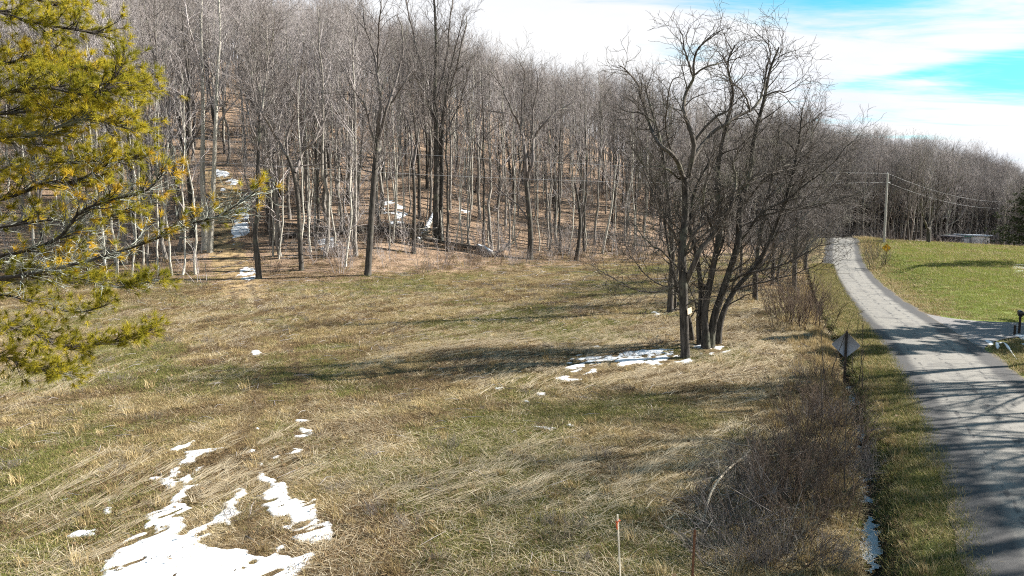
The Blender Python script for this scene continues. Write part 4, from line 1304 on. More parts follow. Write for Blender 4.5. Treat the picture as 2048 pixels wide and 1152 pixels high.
for i, (pl, Y, r0, sl, ns, tdn, lift, bare, orange) in enumerate(boughs):
    t0 = 0.28
    pine_bough(pine, pl, Y, r0, 300 + i, sl * 0.85, int(ns * 1.15), 1, lift, bare, t0, orange)

# ------------------------------------------------------------------ conifers right of the road
def conifer(name, label, base, H, rad, seed, mat='needles_dark', low=0.06, dens=1.0):
    rng = np.random.default_rng(seed)
    t = thing(name, label, 'tree', base)
    T = Tubes(); T.add([(0, 0, -0.4), (0, 0, H * 0.5), (0.05, 0, H)], [H * 0.018, H * 0.011, 0.02], 9)
    obj('trunk', T.mesh(name + '_trunk', M['bark_dark']), t)
    B = Tubes(); cen, dr = [], []
    z = H * low
    while z < H * 0.98:
        f = 1 - (z - H * low) / (H * (1 - low))
        for k in range(rng.integers(4, 7)):
            a = rng.uniform(0, 6.28); L = rad * (0.15 + 0.85 * f) * rng.uniform(0.7, 1.12)
            d = np.array([math.cos(a), math.sin(a), rng.uniform(-0.15, 0.15)])
            e = np.array([0, 0, z]) + d * L; e[2] += 0.12 * L
            m_ = np.array([0, 0, z]) + d * L * 0.55
            B.add([(0, 0, z), m_, e], [0.03 * f + 0.01, 0.015, 0.006], 4)
            for s in range(int((10 + 26 * L / rad) * dens)):
                tt = rng.uniform(0.2, 1.0)
                p = np.array([0, 0, z]) * (1 - tt) + e * tt + rng.normal(0, 0.16, 3) * (0.5 + 0.5 * f)
                cen.append(p); dr.append(unit(d + rng.normal(0, 0.5, 3)))
        z += H * 0.032
    c = obj('crown', B.mesh(name + '_branches', M['bark_dark']), t)
    V, Fc, colr = needle_tufts(np.array(cen), np.array(dr), rng, 12, 0.30, 0.022)
    obj('needles', mesh_np(name + '_needles', V, Fc, M[mat], {'c': colr}), c)
    return t

def gz(x, y):
    return (x, y, float(ground_z(x, y)))
conifer('conifer_tree', 'dark evergreen with sweeping low boughs at the edge of the lawn', gz(55.6, 74.0), 10.5, 5.0, 401, low=0.20)
conifer('conifer_tree', 'dense evergreen shading the mouth of the gravel driveway', gz(35.5, 40.6), 16.0, 3.7, 402, dens=2.2)
conifer('conifer_tree', 'dense evergreen standing behind the mailbox shading the road', gz(34.5, 36.4), 15.0, 3.5, 403, dens=2.2)

conifer('conifer_tree', 'tall evergreen among the bare trees of the right verge', gz(29.0, 18.5), 13.5, 3.0, 404, dens=1.2)
conifer('conifer_tree', 'evergreen at the near end of the right verge trees', gz(27.0, 13.2), 12.0, 2.8, 405, dens=1.1)
# bare trees right of the road, their shadows cross it
for i, (x, y, kind, vi, sc) in enumerate([(25.5, 14.5, 'wide', 0, 0.95), (29.5, 18.0, 'tall', 3, 0.85), (26.5, 21.0, 'wide', 1, 1.0), (31.0, 24.8, 'tall', 0, 0.9),
                                          (27.0, 27.0, 'wide', 2, 0.95), (33.0, 28.8, 'wide', 0, 0.95), (24.5, 10.0, 'tall', 1, 0.85), (29.0, 31.2, 'tall', 3, 0.75), (25.0, 18.6, 'slim', 1, 1.0),
                                          (27.5, 25.0, 'slim', 3, 1.0), (30.0, 22.0, 'wide', 1, 0.9), (28.0, 15.5, 'wide', 2, 1.0), (31.0, 13.0, 'wide', 0, 1.0), (26.5, 11.8, 'wide', 1, 0.85), (33.0, 19.5, 'tall', 3, 0.85)]):
    place_tree('bare_tree', VAR[kind][vi][0], gz(x, y), 'bare tree in the row along the right verge of the road', 'trees along the right verge', i * 1.3, sc)

# ------------------------------------------------------------------ snow
def in_poly(x, y, poly):
    inside = np.zeros(x.shape, bool)
    n = len(poly)
    for i in range(n):
        x1, y1 = poly[i]; x2, y2 = poly[(i + 1) % n]
        c = ((y1 > y) != (y2 > y)) & (x < (x2 - x1) * (y - y1) / (y2 - y1 + 1e-12) + x1)
        inside ^= c
    return inside


def snow_patch(polys_px, step, label, warp=0.12, holes=0.30, hole_scale=2.5, lift=0.035, fine=6.0):
    polys = [np.array([on_ground(*p)[:2] for p in pl]) for pl in polys_px]
    allp = np.concatenate(polys)
    x0, y0 = allp.min(0) - 0.5; x1, y1 = allp.max(0) + 0.5
    X, Y = np.meshgrid(np.arange(x0, x1, step), np.arange(y0, y1, step))
    wx_ = X + warp * 2 * (fbm(X * fine * 0.5, Y * fine * 0.5, 4, 71) - 0.5) + warp * 1.6 * (fbm(X * 14, Y * 14, 3, 72) - 0.5)
    wy_ = Y + warp * 2 * (fbm(X * fine * 0.5, Y * fine * 0.5, 4, 83) - 0.5) + warp * 1.6 * (fbm(X * 14, Y * 14, 3, 84) - 0.5)
    ins = np.zeros(X.shape, bool)
    for pl in polys:
        ins |= in_poly(wx_, wy_, pl)
    A1 = X * 0.80 - Y * 0.60; A2 = X * 0.60 + Y * 0.80
    hn = 0.5 * fbm(A1 * hole_scale * 1.6, A2 * hole_scale * 0.45, 4, 91) + 0.5 * fbm(A1 * 11.0, A2 * 2.6, 4, 93)
    ins &= hn > holes
    f = ins.astype(float)
    for _ in range(5):                      # soft rim
        g_ = f.copy()
        g_[1:-1, 1:-1] = (f[1:-1, 1:-1] + f[:-2, 1:-1] + f[2:, 1:-1] + f[1:-1, :-2] + f[1:-1, 2:]) / 5
        f = g_
    Z = ground_z(X, Y) + lift * smooth(0.3, 1.0, f) + 0.03 * (fbm(X * 3, Y * 3, 4, 12) - 0.5) * f - 0.02 * (1 - f)
    cell = (ins[:-1, :-1].astype(int) + ins[1:, :-1] + ins[:-1, 1:] + ins[1:, 1:]) >= 2
    nx_ = X.shape[1]
    ii, jj = np.nonzero(cell)
    if not len(ii):
        return None
    q_ = np.stack([ii * nx_ + jj, ii * nx_ + jj + 1, (ii + 1) * nx_ + jj + 1, (ii + 1) * nx_ + jj], 1)
    used, inv = np.unique(q_, return_inverse=True)
    V = np.stack([X, Y, Z], -1).reshape(-1, 3)[used]
    o = obj('snow_patch', mesh_np('snow_patch', V, inv.reshape(-1, 4), M['snow'], {'rim': f.ravel()[used] if step < 0.06 else np.ones(len(used))}, True))
    return tag(o, label, 'snow', kind='stuff')


def c1(*pts):
    return [(0.3418 * x, 780 + 0.3418 * y) for x, y in pts]

SNOW_NEAR = [
    c1((1135, 285), (1145, 350), (1095, 370), (1320, 350), (1240, 385), (1190, 380), (1110, 450), (1070, 455), (1060, 490), (1010, 530), (1050, 545), (1000, 585), (960, 580), (955, 540), (985, 490), (1040, 465), (1000, 450), (1080, 395), (1060, 365), (940, 390), (1000, 350), (1080, 325)),
    c1((1225, 430), (1140, 500), (1105, 560), (1190, 555), (1110, 580), (1080, 640), (1110, 690), (1240, 705), (1110, 740), (1090, 800), (1060, 850), (1110, 860), (1190, 800), (1330, 720), (1320, 680), (1400, 555), (1465, 610), (1400, 690), (1390, 740), (1260, 810), (1190, 850), (1140, 890), (1270, 860), (1180, 910), (1290, 940), (1450, 940), (1500, 980), (1430, 1010), (1380, 1100), (1300, 1180), (620, 1180), (580, 1088), (590, 1040), (700, 960), (690, 900), (790, 850), (850, 800), (760, 785), (870, 720), (980, 690), (1010, 640), (1070, 560), (1060, 530), (1160, 470)),
    c1((1575, 430), (1530, 500), (1600, 545), (1660, 550), (1700, 610), (1780, 680), (1850, 650), (1850, 720), (1950, 840), (1960, 880), (1840, 920), (1750, 870), (1680, 895), (1680, 760), (1600, 740), (1530, 680), (1560, 580), (1500, 540), (1490, 490), (1530, 440)),
    c1((1560, 985), (1620, 930), (1700, 895), (1650, 945), (1610, 985)),
    c1((1360, 1100), (1500, 990), (1600, 1000), (1740, 1010), (1880, 950), (1780, 1080), (1720, 1180), (1330, 1180)),
    c1((1690, 325), (1740, 350), (1800, 355), (1740, 378), (1600, 428), (1575, 422), (1700, 372)),
    c1((1750, 225), (1840, 240), (1800, 285), (1710, 290), (1760, 262)),
    c1((1715, 185), (1830, 178), (1790, 195), (1720, 197)),
    c1((680, 645), (650, 720), (600, 780), (585, 850), (470, 897), (360, 908), (410, 860), (560, 815), (600, 720), (640, 650)),
    c1((1460, 795), (1400, 822), (1320, 822), (1330, 795), (1400, 800)),
    c1((430, 600), (395, 660), (345, 672), (390, 630)), c1((750, 540), (720, 600), (700, 600), (725, 555)), c1((280, 780), (270, 810), (225, 808)),
    c1((350, 1000), (345, 1050), (290, 1045), (300, 1015)), c1((190, 1030), (120, 1060), (150, 1035)), c1((1530, 228), (1520, 240), (1465, 238), (1475, 226)),
    c1((1500, 345), (1490, 370), (1400, 400), (1380, 395), (1460, 350)), c1((955, 510), (940, 540), (835, 550), (890, 525)), c1((545, 575), (530, 592), (480, 590)),
    c1((1590, 335), (1590, 352), (1550, 350)),
]
snow_patch(SNOW_NEAR, 0.032, 'bright patch of melting snow in the short grass of the field', 0.16, 0.37, 1.6, 0.03)
SNOW_MID = [[(1120, 713), (1165, 710), (1182, 733), (1202, 737), (1172, 763), (1108, 762), (1130, 745)], [(1019, 748), (1050, 742), (1058, 752), (1030, 757)],
            [(1245, 704), (1300, 698), (1350, 699), (1362, 718), (1312, 746), (1290, 727), (1228, 736), (1215, 716)], [(1380, 691), (1430, 685), (1466, 703), (1438, 713), (1383, 707)],
            [(1345, 727), (1370, 716), (1394, 722), (1370, 732)], [(1180, 690), (1205, 692), (1200, 698), (1180, 697)], [(1150, 720), (1260, 705), (1240, 725), (1180, 735)]]
snow_patch(SNOW_MID, 0.05, 'broken sheet of snow at the foot of the board tree', 0.34, 0.455, 1.7, 0.03)
snow_patch([[(1302, 624), (1340, 622), (1342, 629), (1310, 631)]], 0.07, 'thin strip of snow beside the slim dark tree', 0.15, 0.42, 1.5, 0.05)
for pl, lab in [([(1052, 856), (1085, 855), (1117, 860), (1105, 865), (1070, 862)], 'narrow sliver of snow alone in the tan grass'),
                ([(1068, 786), (1095, 787), (1088, 795), (1072, 793)], 'small snow speck left on the mown grass'),
                ([(500, 702), (520, 702), (524, 710), (505, 713)], 'small pair of snow specks on the left of the field'),
                ([(1130, 853), (1148, 850), (1150, 858), (1138, 860)], 'faint snow speck beside the narrow sliver'),
                ([(1045, 802), (1060, 800), (1058, 808), (1048, 808)], 'tiny snow speck below the snow sheet'),
                ([(985, 777), (1012, 775), (1008, 782), (990, 783)], 'tiny snow speck in the tree shadows')]:
    snow_patch([pl], 0.04, lab, 0.10, 0.22, 2.0, 0.04)
snow_patch([[(430, 338), (455, 345), (478, 362), (470, 372), (445, 368), (430, 352)], [(436, 372), (446, 374), (456, 396), (446, 396)]], 0.16, 'snow lying on the upper bend of the woodland trail', 0.4, 0.44, 0.8, 0.06)
snow_patch([[(474, 412), (498, 415), (496, 472), (466, 480), (462, 462), (470, 440)], [(466, 484), (474, 484), (472, 492), (466, 492)]], 0.12, 'snow strip along the edge of the woodland trail', 0.35, 0.42, 0.9, 0.06)
snow_patch([[(472, 548), (490, 535), (516, 540), (520, 558), (495, 563), (474, 560)]], 0.09, 'snow patch at the foot of the crooked trail tree', 0.3, 0.45, 1.2, 0.06)
snow_patch([[(632, 480), (668, 474), (674, 490), (664, 500), (640, 502)]], 0.10, 'snow patch between trunks above the field edge', 0.35, 0.45, 1.1, 0.06)
snow_patch([[(760, 405), (790, 398), (812, 412), (815, 450), (790, 458), (765, 440)], [(915, 412), (940, 415), (942, 432), (920, 430)]], 0.16, 'scattered snow on the rocky gully in the woods', 0.6, 0.52, 1.2, 0.06)
snow_patch([[(2018, 528), (2060, 530), (2070, 545), (2030, 548)]], 0.10, 'snow patch on the lawn under the dark evergreen', 0.3, 0.40, 1.0, 0.05)
snow_patch([[(1968, 681), (1990, 684), (1985, 690), (1970, 688)], [(2030, 672), (2060, 672), (2060, 682), (2040, 682)], [(2040, 688), (2060, 688), (2060, 698)]], 0.06, 'dirty snow left by the driveway mouth', 0.2, 0.35, 1.5, 0.06)
# ice in the ditch
iy_ = np.arange(9, 36, 0.05); ac = np.linspace(-1, 1, 13)
AY, AU = np.meshgrid(iy_, ac, indexing='ij')
AD = ditch_c(AY) - 0.05 + AU * 0.26
AX = road_x(AY) + AD / 0.925
AZ = np.maximum(ground_z(road_x(AY) + ditch_c(AY) / 0.925, AY) + 0.05, ground_z(AX, AY) + 0.02) + 0.03 * fbm(AX * 5, AY * 5, 3, 6)
keep = 0.6 * fbm(AY * 0.7, AU * 0.2 + 5, 3, 66) + 0.4 * fbm(AX * 6, AY * 6, 3, 67) - 0.10 * AU ** 2 > 0.475
q_ = [(i * 13 + j, i * 13 + j + 1, (i + 1) * 13 + j + 1, (i + 1) * 13 + j) for i in range(len(iy_) - 1) for j in range(12) if keep[i, j] and keep[i + 1, j + 1]]
tag(obj('ditch_ice', mesh_np('ditch_ice', np.stack([AX, AY, AZ], -1).reshape(-1, 3), np.array(q_), M['snow'], {'rim': np.clip(1.25 - np.abs(AU.ravel()) * 0.5, 0, 1)}, True)), 'broken snow and ice lying in the roadside ditch', 'ice', kind='stuff')

# ------------------------------------------------------------------ grass
def tuft_mesh(name, seed, n, rad, lmin, lmax, tmin, tmax, wd, mat, comb=None, bend=0.25):
    """a handful of bent blades: two quads tapering to a point"""
    rng = np.random.default_rng(seed)
    a = rng.uniform(0, 6.28, n); rr = rad * np.sqrt(rng.uniform(0, 1, n))
    base = np.stack([np.cos(a) * rr, np.sin(a) * rr, np.full(n, -0.01)], 1)
    az_ = rng.uniform(0, 6.28, n) if comb is None else rng.normal(math.pi / 2, comb, n)
    ti = np.radians(rng.uniform(tmin, tmax, n))
    L = rng.uniform(lmin, lmax, n)
    hd = np.stack([np.cos(az_), np.sin(az_), np.zeros(n)], 1)
    sd_ = np.stack([-np.sin(az_), np.cos(az_), np.zeros(n)], 1)
    d1 = hd * np.sin(ti * (1 - bend))[:, None] + np.array([0, 0, 1]) * np.cos(ti * (1 - bend))[:, None]
    d2 = hd * np.sin(np.minimum(ti * (1 + bend), 1.62))[:, None] + np.array([0, 0, 1]) * np.cos(np.minimum(ti * (1 + bend), 1.62))[:, None]
    m_ = base + d1 * (L * 0.5)[:, None]; t_ = m_ + d2 * (L * 0.5)[:, None]
    w = (wd * rng.uniform(0.6, 1.2, n))[:, None]
    V = np.stack([base - sd_ * w, base + sd_ * w, m_ + sd_ * w * 0.85, m_ - sd_ * w * 0.85, t_ + sd_ * w * 0.15, t_ - sd_ * w * 0.15], 1).reshape(-1, 3)
    k = np.arange(n)[:, None] * 6
    Fc = np.concatenate([k + np.array([[0, 1, 2, 3]]), k + np.array([[3, 2, 4, 5]])])
    return mesh_np(name, V, Fc, M[mat], {'c': np.repeat(rng.uniform(0, 1, n), 6)})

field_src = [tuft_mesh('dry_tuft_%d' % i, 500 + i, 84, 0.34, 0.04, 0.14, 50, 89, 0.0046, 'dry_grass', None, 0.12) for i in range(3)]
field_src += [tuft_mesh('brown_tuft_%d' % i, 510 + i, 80, 0.34, 0.05, 0.15, 40, 88, 0.0050, 'brown_grass') for i in range(2)]
field_src += [tuft_mesh('green_tuft_%d' % i, 520 + i, 84, 0.34, 0.04, 0.11, 20, 75, 0.0044, 'green_grass') for i in range(2)]
field_src += [tuft_mesh('straw_tuft_%d' % i, 530 + i, 30, 0.36, 0.15, 0.45, 72, 89, 0.0042, 'straw', 0.6, 0.08) for i in range(2)]
field_src += [tuft_mesh('tall_tuft_%d' % i, 540 + i, 46, 0.13, 0.16, 0.38, 8, 55, 0.005, 'dry_grass') for i in range(1)]
lawn_src = [tuft_mesh('lawn_tuft_%d' % i, 550 + i, 60, 0.40, 0.05, 0.11, 10, 70, 0.007, 'lawn_grass') for i in range(2)]
lawn_src += [tuft_mesh('verge_tuft_%d' % i, 560 + i, 60, 0.36, 0.06, 0.20, 20, 80, 0.006, 'green_grass') for i in range(2)]
lawn_src += [tuft_mesh('verge_dry_tuft_%d' % i, 570 + i, 44, 0.36, 0.06, 0.24, 30, 86, 0.006, 'dry_grass') for i in range(1)]

SNOW_POLY = [np.array([on_ground(*p)[:2] for p in pl]) for pl in SNOW_NEAR]
SNOW_POLY += [np.array([on_ground(*p)[:2] for p in pl]) for pl in SNOW_MID]


def sweep_dir(x, y):
    """heading of the mown straw, from +Y towards +X"""
    a = 46 * smooth(-20, -1, x) + 25 * smooth(45, 75, y) * smooth(-20, 5, x)
    return np.radians(a + 62 * (fbm(np.asarray(x) * 0.12, np.asarray(y) * 0.12, 3, 61) - 0.5))


rg = np.random.default_rng(23)
def sample_wedge(n, y0, y1, side=0.80):
    y = np.sqrt(rg.uniform(y0 * y0, y1 * y1, n))
    x = rg.uniform(-1, 1, n) * (side * y + 1.5)
    return x, y

Xs, Ys, Sc = [], [], []
for n, y0, y1, s in ((36000, 10.5, 24, 1.0), (40000, 24, 48, 1.2), (34000, 48, 92, 1.6)):
    x, y = sample_wedge(n, y0, y1)
    Xs.append(x); Ys.append(y); Sc.append(np.full(n, s) * rg.uniform(0.7, 1.25, n))
x = np.concatenate(Xs); y = np.concatenate(Ys); sc = np.concatenate(Sc)
d = road_d(x, y); t = hill_t(x, y)
ok = (d < ditch_c(y) - 0.35) & (t < 3 + 3 * rg.normal(0, 1, len(x)))
insn = np.zeros(len(x), bool)
for pl in SNOW_POLY:
    insn |= in_poly(x, y, pl)
ok &= ~(insn & (rg.uniform(0, 1, len(x)) < 0.80))
ok &= ~((trail_dist(x, y) < 1.3) & (rg.uniform(0, 1, len(x)) < 0.7))
x, y, sc, t, d = x[ok], y[ok], sc[ok], t[ok], d[ok]
ok0 = ok
nz = fbm(x * 0.22, y * 0.22, 4, 81); nb = fbm((x * 0.72 - y * 0.69) * 0.95, (x * 0.69 + y * 0.72) * 0.14, 4, 82); nw = fbm(x * 0.09, y * 0.09, 3, 88)
u_ = rg.uniform(0, 1, len(x))
green_p = np.clip((nz - 0.50) * 6.0, 0.05, 0.72) * (1 - 0.5 * smooth(-8, 0, t))
brown_p = np.clip((nb - 0.47) * 6.5, 0.05, 0.78)
brown_p = np.maximum(brown_p, 0.6 * smooth(-7, 0, t))
idx = np.where(u_ < green_p, 5 + rg.integers(0, 2, len(x)), np.where(u_ < green_p + brown_p * (1 - green_p), 3 + rg.integers(0, 2, len(x)), rg.integers(0, 3, len(x))))
rutp = np.exp(-((line_dist(x, y, TRACK) - 0.8) / 0.33) ** 2)
idx = np.where(rg.uniform(0, 1, len(x)) < rutp * 0.85, 3 + rg.integers(0, 2, len(x)), idx)
sc = sc * (1 - 0.45 * rutp)
tall = rg.uniform(0, 1, len(x)) < (0.008 + 0.10 * smooth(-7.5, -4.5, d))
idx = np.where(tall, 9, idx)
idx = np.where(rg.uniform(0, 1, len(x)) < 0.05 + 0.10 * (nw > 0.52), 7 + rg.integers(0, 2, len(x)), idx)
# snow-side grass is short
sc = np.where(insn[ok0], sc * 0.6, sc)
scatter('field_grass', np.stack([x, y, ground_z(x, y)], 1), rg.uniform(0, 6.28, len(x)), sc, idx, field_src, 'tan, brown and green grass of the rough mown field', 'grass')

# windrows of pale straw, following the mower
SX, SY, SR, SS = [], [], [], []
n_rows = 4000
for _ in range(n_rows):
    yy0 = math.sqrt(rg.uniform(11 ** 2, 66 ** 2)) if rg.uniform() < 0.6 else rg.uniform(11, 36)
    xx0 = rg.uniform(-0.8, 0.75) * yy0
    if fbm(xx0 * 0.10 + 3, yy0 * 0.10, 3, 95) < 0.44: continue
    p = np.array([xx0, yy0]); steps = rg.integers(3, 17)
    for s in range(steps):
        a = float(sweep_dir(p[0], p[1])) + rg.normal(0, 0.05)
        p = p + np.array([math.sin(a), math.cos(a)]) * 0.42
        for k in range(1):
            q_ = p + rg.normal(0, 0.05 + 0.0015 * yy0, 2)
            SX.append(q_[0]); SY.append(q_[1]); SR.append(-a + rg.normal(0, 0.12 if rg.uniform() < 0.7 else 0.6)); SS.append(rg.uniform(0.6, 1.15))
SX = np.array(SX); SY = np.array(SY); SR = np.array(SR); SS = np.array(SS)
ok = (road_d(SX, SY) < -6.0) & (hill_t(SX, SY) < -4)
for pl in SNOW_POLY:
    ok &= ~in_poly(SX, SY, pl)
SX, SY, SR, SS = SX[ok], SY[ok], SR[ok], SS[ok]
straw_src = [tuft_mesh('straw_bundle_%d' % i, 580 + i, 8, 0.10, 0.25, 0.85, 82, 90, 0.0042, 'straw', 0.12, 0.03) for i in range(4)]
scatter('loose_straw', np.stack([SX, SY, ground_z(SX, SY) + 0.05], 1), SR, SS, rg.integers(0, 4, len(SX)), straw_src, 'rows of pale mown straw lying across the field', 'straw')

# small dead weeds standing in the field
nwd = 420
yw = np.sqrt(rg.uniform(12 ** 2, 62 ** 2, nwd)); xw = rg.uniform(-0.78, 0.55, nwd) * yw
okw = (road_d(xw, yw) < -6) & (hill_t(xw, yw) < 0)
xw, yw = xw[okw], yw[okw]
scatter('dead_weeds', np.stack([xw, yw, ground_z(xw, yw)], 1), rg.uniform(0, 6.28, len(xw)), rg.uniform(0.15, 0.42, len(xw)), rg.integers(0, 4, len(xw)), brush_low, 'small dead weed clumps dotted over the field', 'weeds')
# verge and lawn
x1_, y1_ = [], []
n = 26000
yv = np.sqrt(rg.uniform(9 ** 2, 80 ** 2, n)); dv_ = -3.5 + 1.5 * rg.uniform(0, 1, n) ** 1.25
dv_ = np.where(yv > 45, dv_ + 0.25, dv_)
xv = road_x(yv) + dv_ / 0.925
iv = np.where(rg.uniform(0, 1, n) < 0.30, 4, 2 + rg.integers(0, 2, n)); sv = rg.uniform(0.35, 0.8, n) * (1 + yv / 60)
n2 = 34000
yl = np.sqrt(rg.uniform(40 ** 2, 106 ** 2, n2)); xl = rg.uniform(0.40, 0.80, n2) * yl
dl = road_d(xl, yl)
okl = (dl > 2.55) & (driveway_side(xl, yl) < 0.3)
il = np.where(rg.uniform(0, 1, n2) < 0.10 + 0.5 * smooth(6, 2.5, dl), 4, rg.integers(0, 2, n2)); sl_ = rg.uniform(0.8, 1.6, n2) * (yl / 55)
xl, yl, il, sl_ = xl[okl], yl[okl], il[okl], sl_[okl]
n3 = 6000
y3 = rg.uniform(9, 36, n3); d3_ = rg.uniform(2.6, 9, n3); x3 = road_x(y3) + d3_ / 0.925
ok3 = driveway_side(x3, y3) < 0.3
x3, y3 = x3[ok3], y3[ok3]
i3 = np.where(rg.uniform(0, 1, len(x3)) < 0.5, 4, 2); s3 = rg.uniform(0.7, 1.1, len(x3))
xa = np.concatenate([xv, xl, x3]); ya = np.concatenate([yv, yl, y3])
scatter('lawn_grass', np.stack([xa, ya, ground_z(xa, ya)], 1), rg.uniform(0, 6.28, len(xa)), np.concatenate([sv, sl_, s3]), np.concatenate([iv, il, i3]), lawn_src,
        'green lawn and verge grass along the road', 'grass')
# long grass hanging over the ditch banks
n = 9000
yb = np.sqrt(rg.uniform(9 ** 2, 62 ** 2, n)); db = ditch_c(yb) + rg.choice([-1, 1], n, p=[0.7, 0.3]) * rg.uniform(0.28, 0.9, n)
xb = road_x(yb) + db / 0.925
scatter('bank_grass', np.stack([xb, yb, ground_z(xb, yb)], 1), rg.uniform(0, 6.28, n), rg.uniform(0.5, 1.0, n), rg.choice([0, 1, 3, 4, 9], n), field_src, 'long dead grass hanging over the ditch banks', 'grass')
# sticks and stalks strewn on the field and the woods floor
T = Tubes()
for _ in range(2600):
    y = math.sqrt(rg.uniform(11 ** 2, 105 ** 2)); x = rg.uniform(-0.78, 0.72) * y
    if road_d(x, y) > -5.0: continue
    a = rg.uniform(0, 6.28); L = rg.uniform(0.25, 0.9) * (1.0 if y < 60 else 2.6)
    z0 = float(ground_z(x, y))
    dx_, dy_ = math.cos(a) * L, math.sin(a) * L
    z1 = float(ground_z(x + dx_, y + dy_))
    r_ = 0.004 + 0.0002 * y
    T.add([(x, y, z0 + 0.03), (x + dx_ / 2 + rg.normal(0, 0.03), y + dy_ / 2, (z0 + z1) / 2 + rg.uniform(0.03, 0.14)), (x + dx_, y + dy_, z1 + rg.uniform(0.03, 0.10))], [r_, r_, r_ * 0.5], 4)
tag(obj('fallen_sticks', T.mesh('fallen_sticks', M['twig_far'])), 'scattered dry sticks and stalks on the field and woods floor', 'sticks', kind='stuff')
# fallen leaves caught in the grass
n = 5200
y = np.sqrt(rg.uniform(11 ** 2, 60 ** 2, n)); x = rg.uniform(-0.8, 0.62, n) * y
ok = road_d(x, y) < -2.6
x, y = x[ok], y[ok]; n = len(x)
a = rg.uniform(0, 6.28, n); s_ = rg.uniform(0.025, 0.055, n) * (1 + y / 60)
z = ground_z(x, y) + rg.uniform(0.03, 0.12, n)
ti = rg.uniform(-0.6, 0.6, (n, 4))
V = np.stack([np.stack([x + np.cos(a + k * 1.5708) * s_ * (1.0 if k % 2 == 0 else 0.6), y + np.sin(a + k * 1.5708) * s_ * (1.0 if k % 2 == 0 else 0.6), z + ti[:, k] * s_], 1) for k in range(4)], 1).reshape(-1, 3)
tag(obj('fallen_leaves', mesh_np('fallen_leaves', V, np.arange(n * 4).reshape(-1, 4), M['brown_grass'], {'c': np.repeat(rg.uniform(0.3, 1, n), 4)})), 'brown leaves caught in the grass', 'leaves', kind='stuff')

# ------------------------------------------------------------------ signs, stakes, posts
def diamond(w, th, mat, name, off=0.0):
    h = w / 2; rc = w * 0.05
    prof = []
    for k in range(4):
        a0 = k * math.pi / 2
        c = np.array([math.cos(a0), math.sin(a0)]) * (h - rc)
        for s in (-0.785, -0.39, 0, 0.39, 0.785):
            prof.append(c + rc * np.array([math.cos(a0 + s), math.sin(a0 + s)]))
    prof = np.array(prof); n = len(prof)
    V = np.concatenate([np.stack([prof[:, 0], np.full(n, off), prof[:, 1]], 1), np.stack([prof[:, 0], np.full(n, off + th), prof[:, 1]], 1)])
    sides_ = np.array([(i, (i + 1) % n, n + (i + 1) % n, n + i) for i in range(n)])
    return mesh_np(name, V, [sides_, np.arange(n)[None, :], np.arange(n, 2 * n)[::-1][None, :]], M[mat])

p = on_ground(1692, 800)
p = np.array([at(1692, 690, 27.0)[0], 27.0, 0]); p[2] = float(ground_z(p[0], p[1]))
zc = at(1692, 690, 27.0)[2] - p[2]
near_sign = thing('road_sign', 'diamond road sign seen from its bare grey back on a dark post', 'sign', p, None, R(-24))
obj('post', box_me('sign_post', 0.09, 0.06, zc + 0.55 + 0.4, M['post_dark'], 0.008, (0, -0.05, (zc + 0.55 - 0.4) / 2)), near_sign)
pl = obj('plate', diamond(1.0, 0.006, 'sign_back', 'sign_plate'), near_sign, (0, 0, zc))
for s in (0.3, -0.3):
    obj('bolt', box_me('sign_bolt', 0.03, 0.02, 0.03, M['post_dark'], 0.004, (0, -0.09, zc + s)), near_sign)

p = on_ground(1771, 534)
far_sign = thing('warning_sign', 'yellow diamond warning sign on a thin post by the lawn', 'sign', p, None, R(-12))
zc = at(1770, 496, p[1])[2] - p[2]
obj('post', box_me('sign_post', 0.07, 0.05, zc + 0.4 + 0.4, M['post_dark'], 0.006, (0, 0.04, (zc + 0.0) / 2)), far_sign)
pl = obj('plate', diamond(0.92, 0.006, 'sign_yellow', 'yellow_plate'), far_sign, (0, 0, zc))
obj('border', diamond(0.84, 0.003, 'black_paint', 'plate_border', -0.004), pl)
obj('face', diamond(0.79, 0.003, 'sign_yellow', 'plate_face', -0.007), pl)
T = Tubes(); T.add([(0.08, -0.010, -0.2), (0.08, -0.010, 0.0), (-0.02, -0.010, 0.10), (-0.10, -0.010, 0.12)], [0.022] * 4, 4)
T.add([(-0.06, -0.010, 0.19), (-0.16, -0.010, 0.11), (-0.08, -0.010, 0.05)], [0.02] * 3, 4)
obj('arrow', T.mesh('curve_arrow', M['black_paint']), pl)

# survey stakes
p = np.array([at(1236, 1158, 11.9)[0], 11.9, 0]); p = on_ground(1241, 1180)
top = at(1231, 1025, p[1])
stake = thing('survey_stake', 'slim wooden survey stake tied with an orange ribbon', 'stake', p)
Ls = top[2] - p[2]
o = obj('stake', box_me('stake', 0.034, 0.020, Ls + 0.3, M['wood_stake'], 0.003, (0, 0, (Ls - 0.3) / 2)), stake)
o.rotation_euler = (0, math.atan2(top[0] - p[0], Ls), R(38))
T = Tubes(); T.add([(-0.03, -0.02, Ls - 0.13), (0.03, -0.022, Ls - 0.11), (0.03, 0.02, Ls - 0.12), (-0.03, 0.02, Ls - 0.13), (-0.03, -0.02, Ls - 0.12)], [0.012] * 5, 4)
T.add([(-0.025, -0.02, Ls - 0.12), (-0.06, -0.03, Ls - 0.16), (-0.055, -0.035, Ls - 0.24)], [0.014, 0.017, 0.012], 4)
rbn = obj('ribbon', T.mesh('ribbon', M['ribbon']), o)
p = on_ground(1384, 1175)
top = at(1383, 1060, p[1])
st2 = obj('rusty_stake', box_me('rusty_stake', 0.035, 0.03, top[2] - p[2] + 0.3, M['rust'], 0.004, (0, 0, (top[2] - p[2] - 0.3) / 2)), None, tuple(p))
st2.rotation_euler = (0, R(1.5), 0.3)
tag(st2, 'short rusty stake in the shaded grass below the fallen branch', 'stake')

